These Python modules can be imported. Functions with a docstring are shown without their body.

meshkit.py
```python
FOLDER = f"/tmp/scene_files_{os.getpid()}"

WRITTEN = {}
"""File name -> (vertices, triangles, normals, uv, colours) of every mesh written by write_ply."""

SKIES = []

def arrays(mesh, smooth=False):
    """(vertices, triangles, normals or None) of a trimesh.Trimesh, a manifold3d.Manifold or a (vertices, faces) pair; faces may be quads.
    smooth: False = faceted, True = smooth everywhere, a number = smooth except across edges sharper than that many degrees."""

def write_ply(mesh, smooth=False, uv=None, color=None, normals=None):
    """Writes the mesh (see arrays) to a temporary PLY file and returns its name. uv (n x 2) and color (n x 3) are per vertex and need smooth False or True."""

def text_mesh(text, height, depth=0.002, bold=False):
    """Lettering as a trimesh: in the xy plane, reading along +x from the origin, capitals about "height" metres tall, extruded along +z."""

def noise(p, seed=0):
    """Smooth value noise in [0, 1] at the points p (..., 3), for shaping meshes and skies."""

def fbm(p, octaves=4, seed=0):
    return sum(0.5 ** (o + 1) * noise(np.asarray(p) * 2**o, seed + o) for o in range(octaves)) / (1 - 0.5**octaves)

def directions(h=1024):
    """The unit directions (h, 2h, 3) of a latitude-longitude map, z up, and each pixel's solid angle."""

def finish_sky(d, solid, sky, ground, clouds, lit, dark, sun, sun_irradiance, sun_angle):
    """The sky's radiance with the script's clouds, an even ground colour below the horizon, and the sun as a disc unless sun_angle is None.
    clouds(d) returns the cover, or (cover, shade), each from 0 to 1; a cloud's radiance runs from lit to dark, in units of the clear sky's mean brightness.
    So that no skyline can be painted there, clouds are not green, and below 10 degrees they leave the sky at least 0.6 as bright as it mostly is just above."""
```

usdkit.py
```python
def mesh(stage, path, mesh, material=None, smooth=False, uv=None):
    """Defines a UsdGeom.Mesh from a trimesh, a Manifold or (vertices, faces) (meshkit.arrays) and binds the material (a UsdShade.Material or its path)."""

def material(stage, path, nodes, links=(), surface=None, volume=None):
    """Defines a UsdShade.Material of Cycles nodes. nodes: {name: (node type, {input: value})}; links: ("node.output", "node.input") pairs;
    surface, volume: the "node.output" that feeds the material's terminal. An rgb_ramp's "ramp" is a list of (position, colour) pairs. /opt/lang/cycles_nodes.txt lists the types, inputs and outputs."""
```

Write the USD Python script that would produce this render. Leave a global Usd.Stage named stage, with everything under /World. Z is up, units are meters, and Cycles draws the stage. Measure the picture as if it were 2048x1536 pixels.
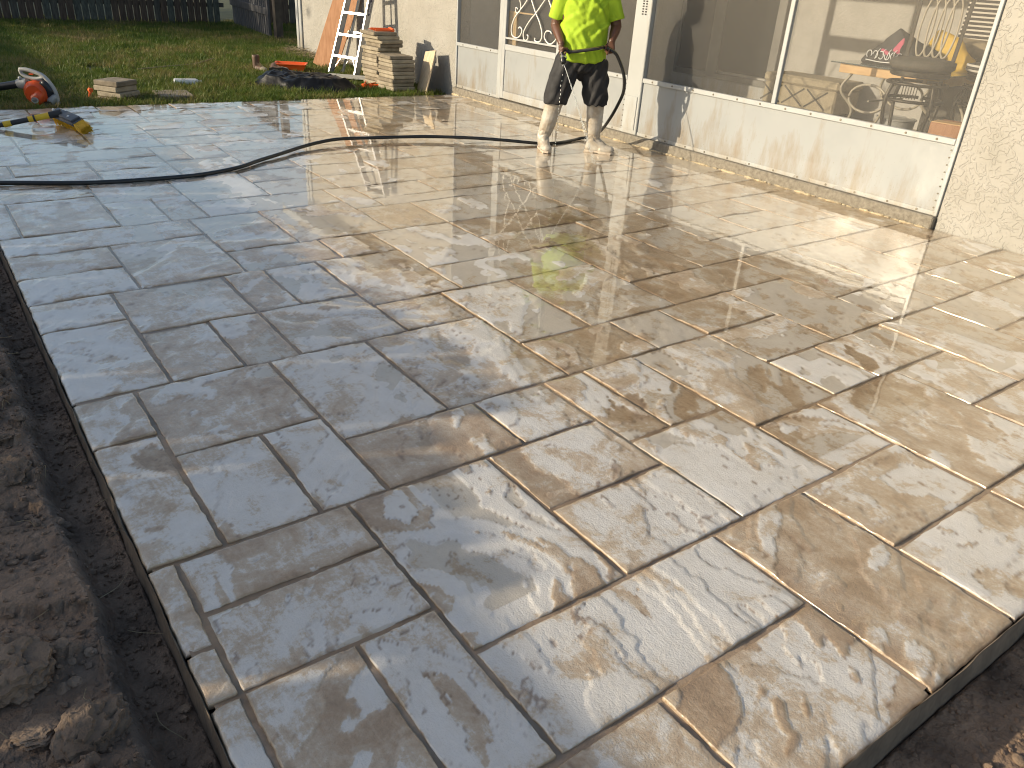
import math, random
import numpy as np, trimesh, shapely, manifold3d as m3
from shapely.geometry import Polygon, LineString
from pxr import Usd, UsdGeom, UsdLux, UsdShade, Gf, Sdf, Vt
import usdkit, meshkit

random.seed(7)
rng = np.random.default_rng(7)
stage = Usd.Stage.CreateInMemory()
UsdGeom.SetStageUpAxis(stage, 'Z')
UsdGeom.Xform.Define(stage, '/World')
UsdGeom.Scope.Define(stage, '/World/Looks')

# ---------------------------------------------------------------- camera
EYE = (0.0, 0.0, 1.45)
RIGHT, DOWN, FWD = (0.808581, -0.585114, 0.06195), (-0.228889, -0.409795, -0.882994), (0.542039, 0.699792, -0.465279)
cam = UsdGeom.Camera.Define(stage, '/World/camera')
cam.AddTransformOp().Set(Gf.Matrix4d(*RIGHT, 0, *[-v for v in DOWN], 0, *[-v for v in FWD], 0, *EYE, 1))
cam.CreateHorizontalApertureAttr(36.0)
cam.CreateVerticalApertureAttr(27.0)
cam.CreateFocalLengthAttr(36.0 * 1569.8 / 2048)
cam.CreateClippingRangeAttr((0.05, 1000.0))
cam.CreateExposureAttr(0.9)

# ---------------------------------------------------------------- sky and sun
SUN = np.array([-1.0, 0.38, 0.0]); SUN /= np.linalg.norm(SUN)
ELEV = math.radians(16.5)
SUN = np.array([SUN[0] * math.cos(ELEV), SUN[1] * math.cos(ELEV), math.sin(ELEV)])
SKY_STRENGTH, SUN_STRENGTH = 0.106, 0.86
usdkit.material(stage, '/World/Looks/sky_air', {
    'tex': ('sky_texture', {'sky_type': 'single_scattering', 'sun_disc': False, 'sun_elevation': ELEV, 'sun_rotation': math.atan2(SUN[0], SUN[1]),
                            'altitude': 20.0, 'air_density': 1.0, 'aerosol_density': 1.8, 'ozone_density': 1.0}),
    'bg': ('background_shader', {'strength': SKY_STRENGTH})}, [('tex.color', 'bg.color')], surface='bg.background')
dome = UsdLux.DomeLight.Define(stage, '/World/sky')
UsdShade.MaterialBindingAPI.Apply(dome.GetPrim()).Bind(UsdShade.Material.Get(stage, '/World/Looks/sky_air'))
sun = UsdLux.DistantLight.Define(stage, '/World/sun')
sun.CreateIntensityAttr(SUN_STRENGTH); sun.CreateAngleAttr(0.5); sun.CreateNormalizeAttr(True)
sun.CreateColorAttr(Gf.Vec3f(1.0, 0.86, 0.64))
z = Gf.Vec3d(*SUN); x = Gf.Cross(Gf.Vec3d(0, 0, 1), z).GetNormalized(); y = Gf.Cross(z, x)
sun.AddTransformOp().Set(Gf.Matrix4d(*x, 0, *y, 0, *z, 0, *(30 * z), 1))

# ---------------------------------------------------------------- helpers
COUNT = {}
def numbered(parent, name):
    k = (parent, name); n = COUNT.get(k, 0); COUNT[k] = n + 1
    return f'{parent}/{name}' + (f'_{n:03d}' if n else '')
def tag(prim, label=None, cat=None, group=None, kind=None):
    for k, v in (('label', label), ('category', cat), ('group', group), ('kind', kind)):
        if v: prim.SetCustomDataByKey(k, v)
    return prim
def thing(name, label, cat, loc=(0, 0, 0), rz=0.0, group=None, kind=None):
    x = UsdGeom.Xform.Define(stage, numbered('/World', name))
    x.AddTranslateOp().Set(Gf.Vec3d(*map(float, loc))); x.AddRotateZOp().Set(float(rz))
    return tag(x.GetPrim(), label, cat, group, kind)
def path_of(p): return '/World' if p is None else str(p.GetPath())
def obj(name, mesh, mat, parent=None, smooth=30, label=None, cat=None, group=None, kind=None, primvars=None):
    """one Mesh prim from a trimesh, a manifold, (v, f) or a list of them"""
    if isinstance(mesh, list): mesh = join(mesh)
    p = numbered(path_of(parent), name)
    g = usdkit.mesh(stage, p, mesh, L(mat), smooth)
    for k, v in (primvars or {}).items():
        UsdGeom.PrimvarsAPI(g).CreatePrimvar(k, Sdf.ValueTypeNames.FloatArray, 'vertex').Set(Vt.FloatArray.FromNumpy(np.asarray(v, np.float32)))
    return tag(g.GetPrim(), label, cat, group, kind)
def tm(m):
    if isinstance(m, trimesh.Trimesh): return m
    v, f, _ = meshkit.arrays(m); return trimesh.Trimesh(v, f, process=False)
def join(ms): return trimesh.util.concatenate([tm(m) for m in ms])
def copy_of(root, loc, rz, label=None, group=None):
    was = root.GetCustomData()
    r = thing(root.GetName().rstrip('0123456789_'), label or was['label'], was['category'], loc, rz, group or was.get('group'))
    r.GetReferences().AddInternalReference(root.GetPath()); r.SetInstanceable(True)
    return r
def box(lo, hi, b=0.003):
    """box with chamfered edges between two corners"""
    lo, hi = np.minimum(lo, hi).astype(float), np.maximum(lo, hi).astype(float)
    c, h = (lo + hi) / 2, (hi - lo) / 2
    b = min(b, 0.45 * h.min())
    if b <= 0: return trimesh.creation.box(hi - lo, trimesh.transformations.translation_matrix(c))
    P = []
    for sx in (-1, 1):
        for sy in (-1, 1):
            for sz in (-1, 1):
                for k in range(3):
                    q = h - b; q[k] = h[k]; P.append(c + q * (sx, sy, sz))
    return trimesh.convex.convex_hull(np.array(P))
def bar(a, b, w, t, up=(0, 0, 1), bev=0.002):
    """rectangular bar from a to b, w across, t along 'up'"""
    a, b = np.array(a, float), np.array(b, float); d = b - a; l = np.linalg.norm(d); d /= l
    s = np.cross(d, up); s /= np.linalg.norm(s); u = np.cross(s, d)
    m = box((-w / 2, -t / 2, 0), (w / 2, t / 2, l), bev)
    T = np.eye(4); T[:3, 0], T[:3, 1], T[:3, 2], T[:3, 3] = s, u, d, a
    m.apply_transform(T); return m
def tube(pts, r, n=10, caps=True):
    p = np.array(pts, float); r = np.broadcast_to(np.asarray(r, float), (len(p),))
    t = np.gradient(p, axis=0); t /= np.linalg.norm(t, axis=1, keepdims=True) + 1e-12
    a = np.zeros_like(p); ref = np.array([0, 0, 1.0]) if abs(t[0][2]) < .9 else np.array([1.0, 0, 0])
    for i in range(len(p)):
        ref = ref - t[i] * (ref @ t[i]); ref /= np.linalg.norm(ref) + 1e-12; a[i] = ref
    b = np.cross(t, a); ang = np.arange(n) * 2 * np.pi / n
    v = (p[:, None] + r[:, None, None] * (np.cos(ang)[None, :, None] * a[:, None] + np.sin(ang)[None, :, None] * b[:, None])).reshape(-1, 3)
    i, j = np.meshgrid(np.arange(len(p) - 1), np.arange(n), indexing='ij')
    q = np.stack([i * n + j, i * n + (j + 1) % n, (i + 1) * n + (j + 1) % n, (i + 1) * n + j], -1).reshape(-1, 4)
    f = np.vstack([q[:, [0, 1, 2]], q[:, [0, 2, 3]]])
    if caps:
        k = len(v); v = np.vstack([v, p[0], p[-1]]); e = (len(p) - 1) * n
        f = np.vstack([f, [[k, (j + 1) % n, j] for j in range(n)], [[k + 1, e + j, e + (j + 1) % n] for j in range(n)]])
    return trimesh.Trimesh(v, f, process=False)
def spline(pts, n=8, closed=False):
    P = np.array(pts, float)
    if closed: P = np.vstack([P[-1], P, P[0], P[1]])
    else: P = np.vstack([2 * P[0] - P[1], P, 2 * P[-1] - P[-2]])
    out = []
    for i in range(1, len(P) - 2):
        for t in np.arange(n) / n:
            p0, p1, p2, p3 = P[i - 1:i + 3]
            out.append(.5 * (2 * p1 + (p2 - p0) * t + (2 * p0 - 5 * p1 + 4 * p2 - p3) * t * t + (3 * p1 - p0 - 3 * p2 + p3) * t ** 3))
    if not closed: out.append(P[-2])
    return np.array(out)
def grid(xs, ys, zf=None):
    X, Y = np.meshgrid(xs, ys, indexing='ij'); Z = np.zeros_like(X) if zf is None else zf(X, Y)
    v = np.stack([X, Y, Z], -1).reshape(-1, 3); n, m = len(xs), len(ys)
    i, j = np.meshgrid(np.arange(n - 1), np.arange(m - 1), indexing='ij'); a = i * m + j
    q = np.stack([a, a + m, a + m + 1, a + 1], -1).reshape(-1, 4)
    return trimesh.Trimesh(v, np.vstack([q[:, [0, 1, 2]], q[:, [0, 2, 3]]]), process=False)
def prism(poly, z0, z1):
    m = trimesh.creation.extrude_polygon(Polygon(poly) if not isinstance(poly, Polygon) else poly, z1 - z0, engine='earcut'); m.apply_translation((0, 0, z0)); return m
def ball(c, r, s=(1, 1, 1), n=2):
    m = trimesh.creation.icosphere(n, 1.0); m.apply_scale(np.array(s) * r); m.apply_translation(c); return m
def cyl(a, b, r, n=16, r2=None):
    return tube([a, b], [r, r if r2 is None else r2], n)
def moved(m, loc=(0, 0, 0), rz=0.0, rx=0.0, ry=0.0):
    m = tm(m).copy(); R = trimesh.transformations.euler_matrix(math.radians(rx), math.radians(ry), math.radians(rz)); R[:3, 3] = loc
    m.apply_transform(R); return m
def fb(x, y, s, o=4, seed=0, z=0.0):
    return meshkit.fbm(np.stack([np.asarray(x) * s, np.asarray(y) * s, np.full(np.shape(x), z + .37)], -1), o, seed)

# ---------------------------------------------------------------- materials
MATS = {}
def L(name): return MATS[name] if isinstance(name, str) else name
def M(name, c1, c2=None, scale=8.0, rough=0.6, bump=0.0, bscale=60.0, detail=5.0, metallic=0.0, spec=0.5, rvar=0.1, extra=None, stretch=(1, 1, 1), coat=0.0):
    """principled surface whose colour wanders between c1 and c2 with noise, with fine relief"""
    c2 = c2 or tuple(v * .75 for v in c1)
    nodes = {'g': ('geometry', {}), 'm': ('mapping', {'scale': stretch}), 'n': ('noise_texture', {'scale': scale, 'detail': detail, 'roughness': .6}),
             'r': ('rgb_ramp', {'ramp': [(.3, c1), (.7, c2)]}), 'n2': ('noise_texture', {'scale': bscale, 'detail': 3.0}),
             'b': ('bump', {'strength': 1.0 if bump else 0.0, 'distance': bump or .001}),
             'rr': ('map_range', {'from_min': .3, 'from_max': .7, 'to_min': max(.02, rough - rvar), 'to_max': min(1, rough + rvar), 'clamp': True}),
             'p': ('principled_bsdf', {'metallic': metallic, 'specular_ior_level': spec, 'coat_weight': coat, **(extra or {})})}
    links = [('g.position', 'm.vector'), ('m.vector', 'n.vector'), ('m.vector', 'n2.vector'), ('n.fac', 'r.fac'), ('r.color', 'p.base_color'), ('n2.fac', 'b.height'),
             ('n.fac', 'rr.value'), ('rr.result', 'p.roughness')]
    if bump: links.append(('b.normal', 'p.normal'))
    MATS[name] = usdkit.material(stage, f'/World/Looks/{name}', nodes, links, surface='p.BSDF')

# stamped concrete: pale release colour over tan, following the slate relief kept in the primvars
usd = usdkit.material(stage, '/World/Looks/stamped_concrete', {
    'g': ('geometry', {}), 'tone': ('attribute', {'attribute': 'tone'}), 'edge': ('attribute', {'attribute': 'edge'}),
    'n1': ('noise_texture', {'scale': 7.0, 'detail': 7.0, 'roughness': .62, 'distortion': .6}), 'n2': ('noise_texture', {'scale': 70.0, 'detail': 4.0, 'roughness': .7}),
    'n3': ('noise_texture', {'scale': 1.3, 'detail': 3.0}), 'ms': ('mapping', {'scale': (9.0, 2.2, 4.0), 'rotation': (0, 0, .22)}), 'n4': ('noise_texture', {'scale': 4.5, 'detail': 6.0, 'roughness': .7, 'distortion': .4}), 'c4': ('math', {'math_type': 'multiply_add', 'value2': .42}),
    'a': ('math', {'math_type': 'multiply_add', 'value2': 1.2}), 'b': ('math', {'math_type': 'multiply_add', 'value2': .42}),
    'ramp': ('rgb_ramp', {'ramp': [(.0, (.63, .605, .565)), (.42, (.57, .535, .48)), (.55, (.455, .37, .27)), (.78, (.345, .25, .158)), (1.1, (.20, .135, .08))]}),
    'em': ('mix_color', {'blend_type': 'mix', 'b': (.17, .105, .06)}),
    'e2': ('math', {'math_type': 'multiply', 'value2': .75}),
    'rr': ('map_range', {'from_min': .32, 'from_max': .68, 'to_min': .16, 'to_max': .42, 'clamp': True}), 'cr': ('map_range', {'from_min': .40, 'from_max': .64, 'to_min': .035, 'to_max': .20, 'clamp': True}),
    'h4': ('math', {'math_type': 'multiply_add', 'value2': .7}), 'h1': ('math', {'math_type': 'multiply', 'value2': .75}), 'h': ('math', {'math_type': 'multiply_add', 'value2': .8}),
    'nb': ('noise_texture', {'scale': 190.0, 'detail': 4.0, 'roughness': .6}), 'nc': ('noise_texture', {'scale': 38.0, 'detail': 4.0, 'roughness': .6}),
    'bump': ('bump', {'strength': .7, 'distance': .0034}),
    'p': ('principled_bsdf', {'specular_ior_level': .5, 'coat_weight': 1.0, 'coat_ior': 1.40})},
    [('g.position', 'n1.vector'), ('g.position', 'n2.vector'), ('g.position', 'n3.vector'), ('g.position', 'nb.vector'), ('g.position', 'nc.vector'),
     ('n1.fac', 'a.value1'), ('tone.fac', 'a.value3'), ('n2.fac', 'b.value1'), ('a.value', 'b.value3'), ('g.position', 'ms.vector'), ('ms.vector', 'n4.vector'), ('n4.fac', 'c4.value1'), ('b.value', 'c4.value3'), ('c4.value', 'ramp.fac'), ('n4.fac', 'h4.value1'), ('h.value', 'h4.value3'),
     ('edge.fac', 'e2.value1'), ('e2.value', 'em.fac'), ('ramp.color', 'em.a'), ('em.result', 'p.base_color'), ('n3.fac', 'rr.value'), ('rr.result', 'p.roughness'), ('n3.fac', 'cr.value'), ('cr.result', 'p.coat_roughness'),
     ('nb.fac', 'h1.value1'), ('nc.fac', 'h.value1'), ('h1.value', 'h.value3'), ('h4.value', 'bump.height'), ('bump.normal', 'p.normal')], surface='p.BSDF')
MATS['tile'] = usd
M('joint', (.34, .25, .17), (.21, .15, .10), 14, .45, .002, 90)
M('slab_side', (.19, .15, .11), (.085, .066, .048), 9, .7, .003, 60)
# puddle: clear sheet that mirrors by the Fresnel law
MATS['water'] = usdkit.material(stage, '/World/Looks/puddle_water', {
    'g': ('geometry', {}), 'n': ('noise_texture', {'scale': 5.0, 'detail': 3.0, 'roughness': .5}), 'n2': ('noise_texture', {'scale': 30.0, 'detail': 2.0}),
    'h': ('math', {'math_type': 'multiply_add', 'value2': .12}), 'b': ('bump', {'strength': .22, 'distance': .003}),
    'dot': ('vector_math', {'math_type': 'dot_product'}), 'abs': ('math', {'math_type': 'absolute'}), 'inv': ('math', {'math_type': 'subtract', 'value1': 1.0}),
    'pw': ('math', {'math_type': 'power', 'value2': 5.0}), 'f': ('math', {'math_type': 'multiply_add', 'value2': .98, 'value3': .021}),
    't': ('transparent_bsdf', {'color': (.95, .92, .87)}), 'gl': ('glossy_bsdf', {'color': (1, 1, 1), 'roughness': .015}), 'x': ('mix_closure', {})},
    [('g.position', 'n.vector'), ('g.position', 'n2.vector'), ('n2.fac', 'h.value1'), ('n.fac', 'h.value3'), ('h.value', 'b.height'), ('b.normal', 'gl.normal'),
     ('g.incoming', 'dot.vector1'), ('g.normal', 'dot.vector2'), ('dot.value', 'abs.value1'), ('abs.value', 'inv.value2'), ('inv.value', 'pw.value1'), ('pw.value', 'f.value1'),
     ('f.value', 'x.fac'), ('t.BSDF', 'x.closure1'), ('gl.BSDF', 'x.closure2')], surface='x.closure')
M('soil', (.26, .175, .115), (.095, .067, .048), 6, .9, .02, 38, detail=9)
M('soil_pale', (.24, .17, .115), (.085, .06, .042), 7, .9, .01, 60, detail=8)
M('lawn_soil', (.055, .06, .022), (.035, .045, .014), 3, .9, .01, 40)

# ---------------------------------------------------------------- patio of stamped concrete
X0, X1, Y0, Y1 = 0.23, 5.755, 0.425, 9.02
RECTS = [tuple(float(v) / 1000 for v in r.split(',')) for r in '''230,425,301,1286;301,425,1082,770;301,770,576,1286;1082,425,1655,770;1655,425,2084,1110;2084,425,2660,770;2660,425,3250,770;3250,425,3900,770;3900,425,4600,770;4600,425,5200,770;5200,425,5760,770;5100,770,5760,1110;5180,1110,5760,1800;5180,1800,5760,2135;5400,2135,5760,2478;4837,2478,5760,2825;4443,3160,4961,3505;4961,3160,5350,3847;5350,2825,5760,3847;4550,3847,5760,4195;5100,4195,5760,4550;5300,4550,5760,5232;5200,5232,5760,5595;4302,5940,4919,6278;4919,5940,5200,6460;5200,5595,5760,6460;4919,6460,5760,6995;4750,6995,5760,7340;5200,7340,5760,8370;4900,8370,5760,8710;5300,8710,5760,9020;4600,8710,5300,9020;3660,8710,4600,9020;3000,8710,3660,9020;2200,8710,3000,9020;1799,8710,2200,9020;1500,8710,1799,9020;900,8710,1500,9020;230,8710,900,9020;230,8370,1400,8710;230,7690,624,8370;624,7340,1130,8050;624,8050,900,8370;230,7340,624,7690;230,6995,624,7340;230,6640,624,6995;230,6278,478,6640;230,5940,975,6278;230,5595,848,5940;230,4885,345,5595;230,4550,1220,4885;230,4195,705,4550;230,3847,705,4195;230,3505,571,3847;230,2825,571,3505;230,2478,435,2825;230,1800,435,2478;230,1457,301,1800;230,1286,301,1457;301,1570,798,1800;435,1800,719,2312;719,1800,943,2312;798,1110,1308,1800;943,1800,1470,2135;1308,1457,1801,1800;1470,1800,1801,2135;576,770,798,1286;798,770,1655,1110;1308,1110,1801,1457;1801,1110,2297,1623;2084,770,2660,1110;2297,1110,2660,1457;2803,1457,3135,1800;2803,1800,3309,2135;3135,1457,3672,1800;3309,1800,3822,2478;3672,1110,4190,1800;3822,1800,4363,2135;4190,1457,4690,1800;4363,1800,4719,2135;4693,1457,5180,1800;4719,1800,5179,2135;943,2135,1367,2825;1367,2135,1947,2825;1801,1623,2014,2135;1947,2135,2471,2478;2014,1623,2297,2135;2297,1457,2803,2135;2471,2135,2799,2478;2799,2135,3309,2478;1947,2478,2367,3160;2367,2478,2943,3160;2943,2478,3822,2825;2660,770,3246,1457;3246,770,4500,1110;3246,1110,3672,1457;4190,1110,5180,1457;3822,2135,4288,2825;4288,2135,4837,2825;4837,2135,5400,2478;435,2312,943,2825;571,2825,852,3325;852,2825,1084,3325;1084,2825,1581,3325;1581,2825,1947,3160;571,3325,1084,3847;1084,3325,1297,3847;1297,3325,1581,3847;705,3847,1220,4550;1220,3847,1746,4195;1581,3160,2083,3847;1746,3847,2083,4195;2083,3160,2943,3505;345,4885,848,5595;848,4885,1130,5419;848,5419,1350,5940;1130,4885,1350,5419;1220,4195,1644,4885;1350,4885,2237,5232;1644,4195,2237,4885;2083,3505,2639,4195;2237,4195,2639,4703;2639,3847,3632,4195;2639,4195,3632,4703;1350,5232,1867,5940;1867,5232,2376,5595;2237,4703,2449,5232;2376,5232,3189,5595;2449,4885,3000,5232;3000,4885,4162,5232;3826,5232,4162,5595;3189,5232,3826,5595;2449,4703,3632,4885;1867,5595,2376,5940;2376,5595,2900,5940;2900,5595,3728,5940;3728,5595,4302,5940;4162,5232,5200,5595;4302,5595,5200,5940;2639,3505,3410,3847;3410,3505,3960,3847;3632,3847,4162,4885;3960,3160,4443,3847;4162,3847,4550,4195;4162,4195,4620,4885;4443,3505,4961,3847;2943,2825,3529,3505;3529,2825,3960,3505;3960,2825,4837,3160;4837,2825,5350,3160;4162,4885,5000,5232;4620,4195,5100,4550;4620,4550,5300,4885;5000,4885,5300,5232;624,6995,1130,7340;624,6640,1498,6995;1130,6995,1647,8050;1498,6457,1719,6995;1647,6995,2530,7340;1719,6457,2010,6995;2010,6278,2525,6640;2010,6640,2850,6995;2530,6995,2850,7340;478,6278,975,6640;980,6278,1498,6640;980,5940,1498,6278;1498,5940,2013,6457;900,8050,1799,8370;1647,7690,2200,8050;1799,8050,2300,8370;1647,7340,2200,7690;2200,7340,3126,7690;2850,6995,3126,7340;3126,7340,3660,7690;3130,6995,4300,7340;3660,7340,4300,7690;4000,7690,4300,8370;2013,5940,2376,6278;2376,5940,3399,6278;2525,6278,3399,6640;3399,5940,4302,6278;3399,6278,3600,6640;2300,8050,3126,8370;2300,8370,2816,8710;2816,8370,3660,8710;3126,8050,3660,8370;2850,6640,3600,6995;3600,6278,4100,6995;4100,6278,4919,6463;4100,6463,4407,6995;4300,6995,4500,8370;4407,6463,4636,6995;4500,6995,4750,7340;4500,7340,4800,8050;4500,8050,5200,8370;4636,6463,4919,6995;4800,7340,5200,8050;3126,7690,3660,8050;3660,7690,4000,8370;1799,8370,2300,8710;1400,8370,1799,8710;2200,7690,3126,8050;3660,8370,4200,8710;4500,770,5100,1110;4200,8370,4900,8710;301,1286,798,1570'''.split(';')]
patio = thing('patio', 'large wet stamped concrete patio in slate tile pattern along the house', None, kind='structure')
body = grid(np.linspace(X0 + .012, X1 - .01, 60), np.linspace(Y0 + .012, Y1 - .012, 90), lambda X, Y: -.0086 + .003 * fb(X, Y, 9, 2, 5))
obj('joint_bed', body, 'joint', patio, smooth=True)
def edge_wall(a, b, nrm):
    """the cast side of the slab: ragged lip above, rough face below"""
    a, b, nrm = map(np.array, (a, b, nrm)); n = int(np.linalg.norm(b - a) / .02); zs = np.array([-.004, -.012, -.03, -.06, -.09, -.12, -.17])
    s = np.linspace(0, 1, n); V = []
    for k, zz in enumerate(zs):
        P = a[None] * (1 - s[:, None]) + b[None] * s[:, None]
        off = .020 * (fb(s * np.linalg.norm(b - a), s * 0 + zz * 3, 7, 4, 3) - .5) + (.007, .004, -.003, -.006, -.004, 0, .006)[k]
        V.append(np.c_[P + nrm * off[:, None], np.full(n, zz)])
    V = np.array(V); m = len(zs); idx = np.arange(m * n).reshape(m, n)
    q = np.stack([idx[:-1, :-1], idx[1:, :-1], idx[1:, 1:], idx[:-1, 1:]], -1).reshape(-1, 4)
    return trimesh.Trimesh(V.reshape(-1, 3), np.vstack([q[:, [0, 1, 2]], q[:, [0, 2, 3]]]), process=False)
obj('slab_side', [edge_wall((X0, Y1), (X0, Y0), (-1, 0)), edge_wall((X0, Y0), (X1, Y0), (0, -1)), edge_wall((X1, Y1), (X0, Y1), (0, 1))], 'slab_side', patio, smooth=True)

def slate(x, y, k):
    """height, tone and ledge lines of the slate stamp inside tile k: thin terraces with jagged ledges"""
    r = np.random.default_rng(1000 + k); th = r.uniform(0, math.pi) if r.random() < .35 else r.normal(1.25, .35); c, s = math.cos(th), math.sin(th)
    u, v = c * x + s * y + r.uniform(0, 50), -s * x + c * y + r.uniform(0, 50)
    w1, w2 = fb(u, v, 2.2, 3, 11) - .5, fb(u, v, 2.2, 3, 12) - .5
    n = fb((u + .35 * w1) * .55, (v + .35 * w2) * 1.25, 4.6, 4, 13) + .045 * (fb(u, v, 38, 3, 14) - .5)
    t = n * r.uniform(7, 11); f = np.floor(t); fr = t - f
    st = np.clip(fr / .07, 0, 1); st = st * st * (3 - 2 * st)
    h = (f + st - .5) * .0031 + .0026 * (fb(u, v, 14, 3, 15) - .5) + .0075 * (w1 + w2)
    lev = np.sin(f * 12.9898 + k) * 43758.5453; lev -= np.floor(lev); lev0 = np.sin((f - 1) * 12.9898 + k) * 43758.5453; lev0 -= np.floor(lev0)
    tone = (lev0 * (1 - st) + lev * st - .5) * .42 + (fb(u * .6, v, 3.0, 4, 17) - .5) * .55 - 1.02 + .465 + r.normal(0, .035)
    edge = np.exp(-(fr / .06) ** 2) * np.clip((fb(u, v, 5, 2, 18) - .36) * 5, 0, 1)
    return h - .0085 + .0019 * 0, tone, edge
AVG = None
tops = []
def build_tile(k, R):
    x0, y0, x1, y1 = R; cx, cy = (x0 + x1) / 2, (y0 + y1) / 2; dist = math.hypot(cx, cy)
    res = float(np.clip(.0052 * dist - .001, .0075, .034))
    r = np.random.default_rng(500 + k); hw = r.uniform(.0065, .009) if dist < 4 else .0062
    out = [abs(x0 - X0) < .01, abs(y0 - Y0) < .01, abs(x1 - X1) < .01, abs(y1 - Y1) < .01]
    a0, b0, a1, b1 = x0 + (0 if out[0] else hw), y0 + (0 if out[1] else hw), x1 - (0 if out[2] else hw), y1 - (0 if out[3] else hw)
    def line(a, b):
        n = max(4, int((b - a) / res)); return np.r_[a, a + .004, np.linspace(a + .012, b - .012, n), b - .004, b]
    xs, ys = line(a0, a1), line(b0, b1)
    X, Y = np.meshgrid(xs, ys, indexing='ij')
    h, tone, edge = slate(X, Y, k)
    h = h - h.mean() + r.normal(0, .0007)
    h = np.clip(h, -.0048, .0095)
    ex = np.minimum(X - a0, a1 - X); ey = np.minimum(Y - b0, b1 - Y); e = np.minimum(ex, ey)
    h = h - .0030 * np.exp(-(e / .006)) 
    for side, d in zip(out, (X - a0, Y - b0, a1 - X, b1 - Y)):
        if side: h = h - .0055 * np.exp(-(d / .010)); edge = np.maximum(edge, 0)
    tone = tone + .20 * np.exp(-(e / .014)) * (fb(X, Y, 6, 2, 21) * 1.6)
    # ragged joint lines
    jag = .0050 * (fb(X, Y, 26, 3, 22) - .5) * 2 * np.exp(-(e / .01)); sx = np.where(X - a0 < a1 - X, 1, -1); sy = np.where(Y - b0 < b1 - Y, 1, -1)
    Xj, Yj = X + np.where(ex <= ey, jag * sx, 0), Y + np.where(ey < ex, jag * sy, 0)
    n, m = X.shape; V = np.stack([Xj, Yj, h], -1).reshape(-1, 3)
    i, j = np.meshgrid(np.arange(n - 1), np.arange(m - 1), indexing='ij'); a = i * m + j
    F = np.stack([a, a + m, a + m + 1, a + 1], -1).reshape(-1, 4)
    ring = np.r_[np.arange(m - 1, 0, -1), np.arange(0, n - 1) * m, (n - 1) * m + np.arange(m - 1), np.arange(n - 1, 0, -1) * m + m - 1]
    S = V[ring].copy(); S[:, 2] = -.016; grow = np.sign(S[:, :2] - [cx, cy]) * .002; S[:, :2] += grow
    k0 = len(V); nr = len(ring); q = np.arange(nr)
    F2 = np.stack([ring, k0 + q, k0 + (q + 1) % nr, np.roll(ring, -1)], -1)
    V = np.vstack([V, S]); F = np.vstack([F, F2]); tr = np.vstack([F[:, [0, 1, 2]], F[:, [0, 2, 3]]])
    tone = np.r_[tone.ravel(), np.full(nr, .4)]; edge = np.r_[edge.ravel(), np.full(nr, .7)]
    msh = trimesh.Trimesh(V, tr, process=False)
    # two-sided order: make the top face up
    obj('tile', msh, 'tile', patio, smooth=True, primvars={'tone': tone, 'edge': edge})
for k, R in enumerate(RECTS): build_tile(k, R)

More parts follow.
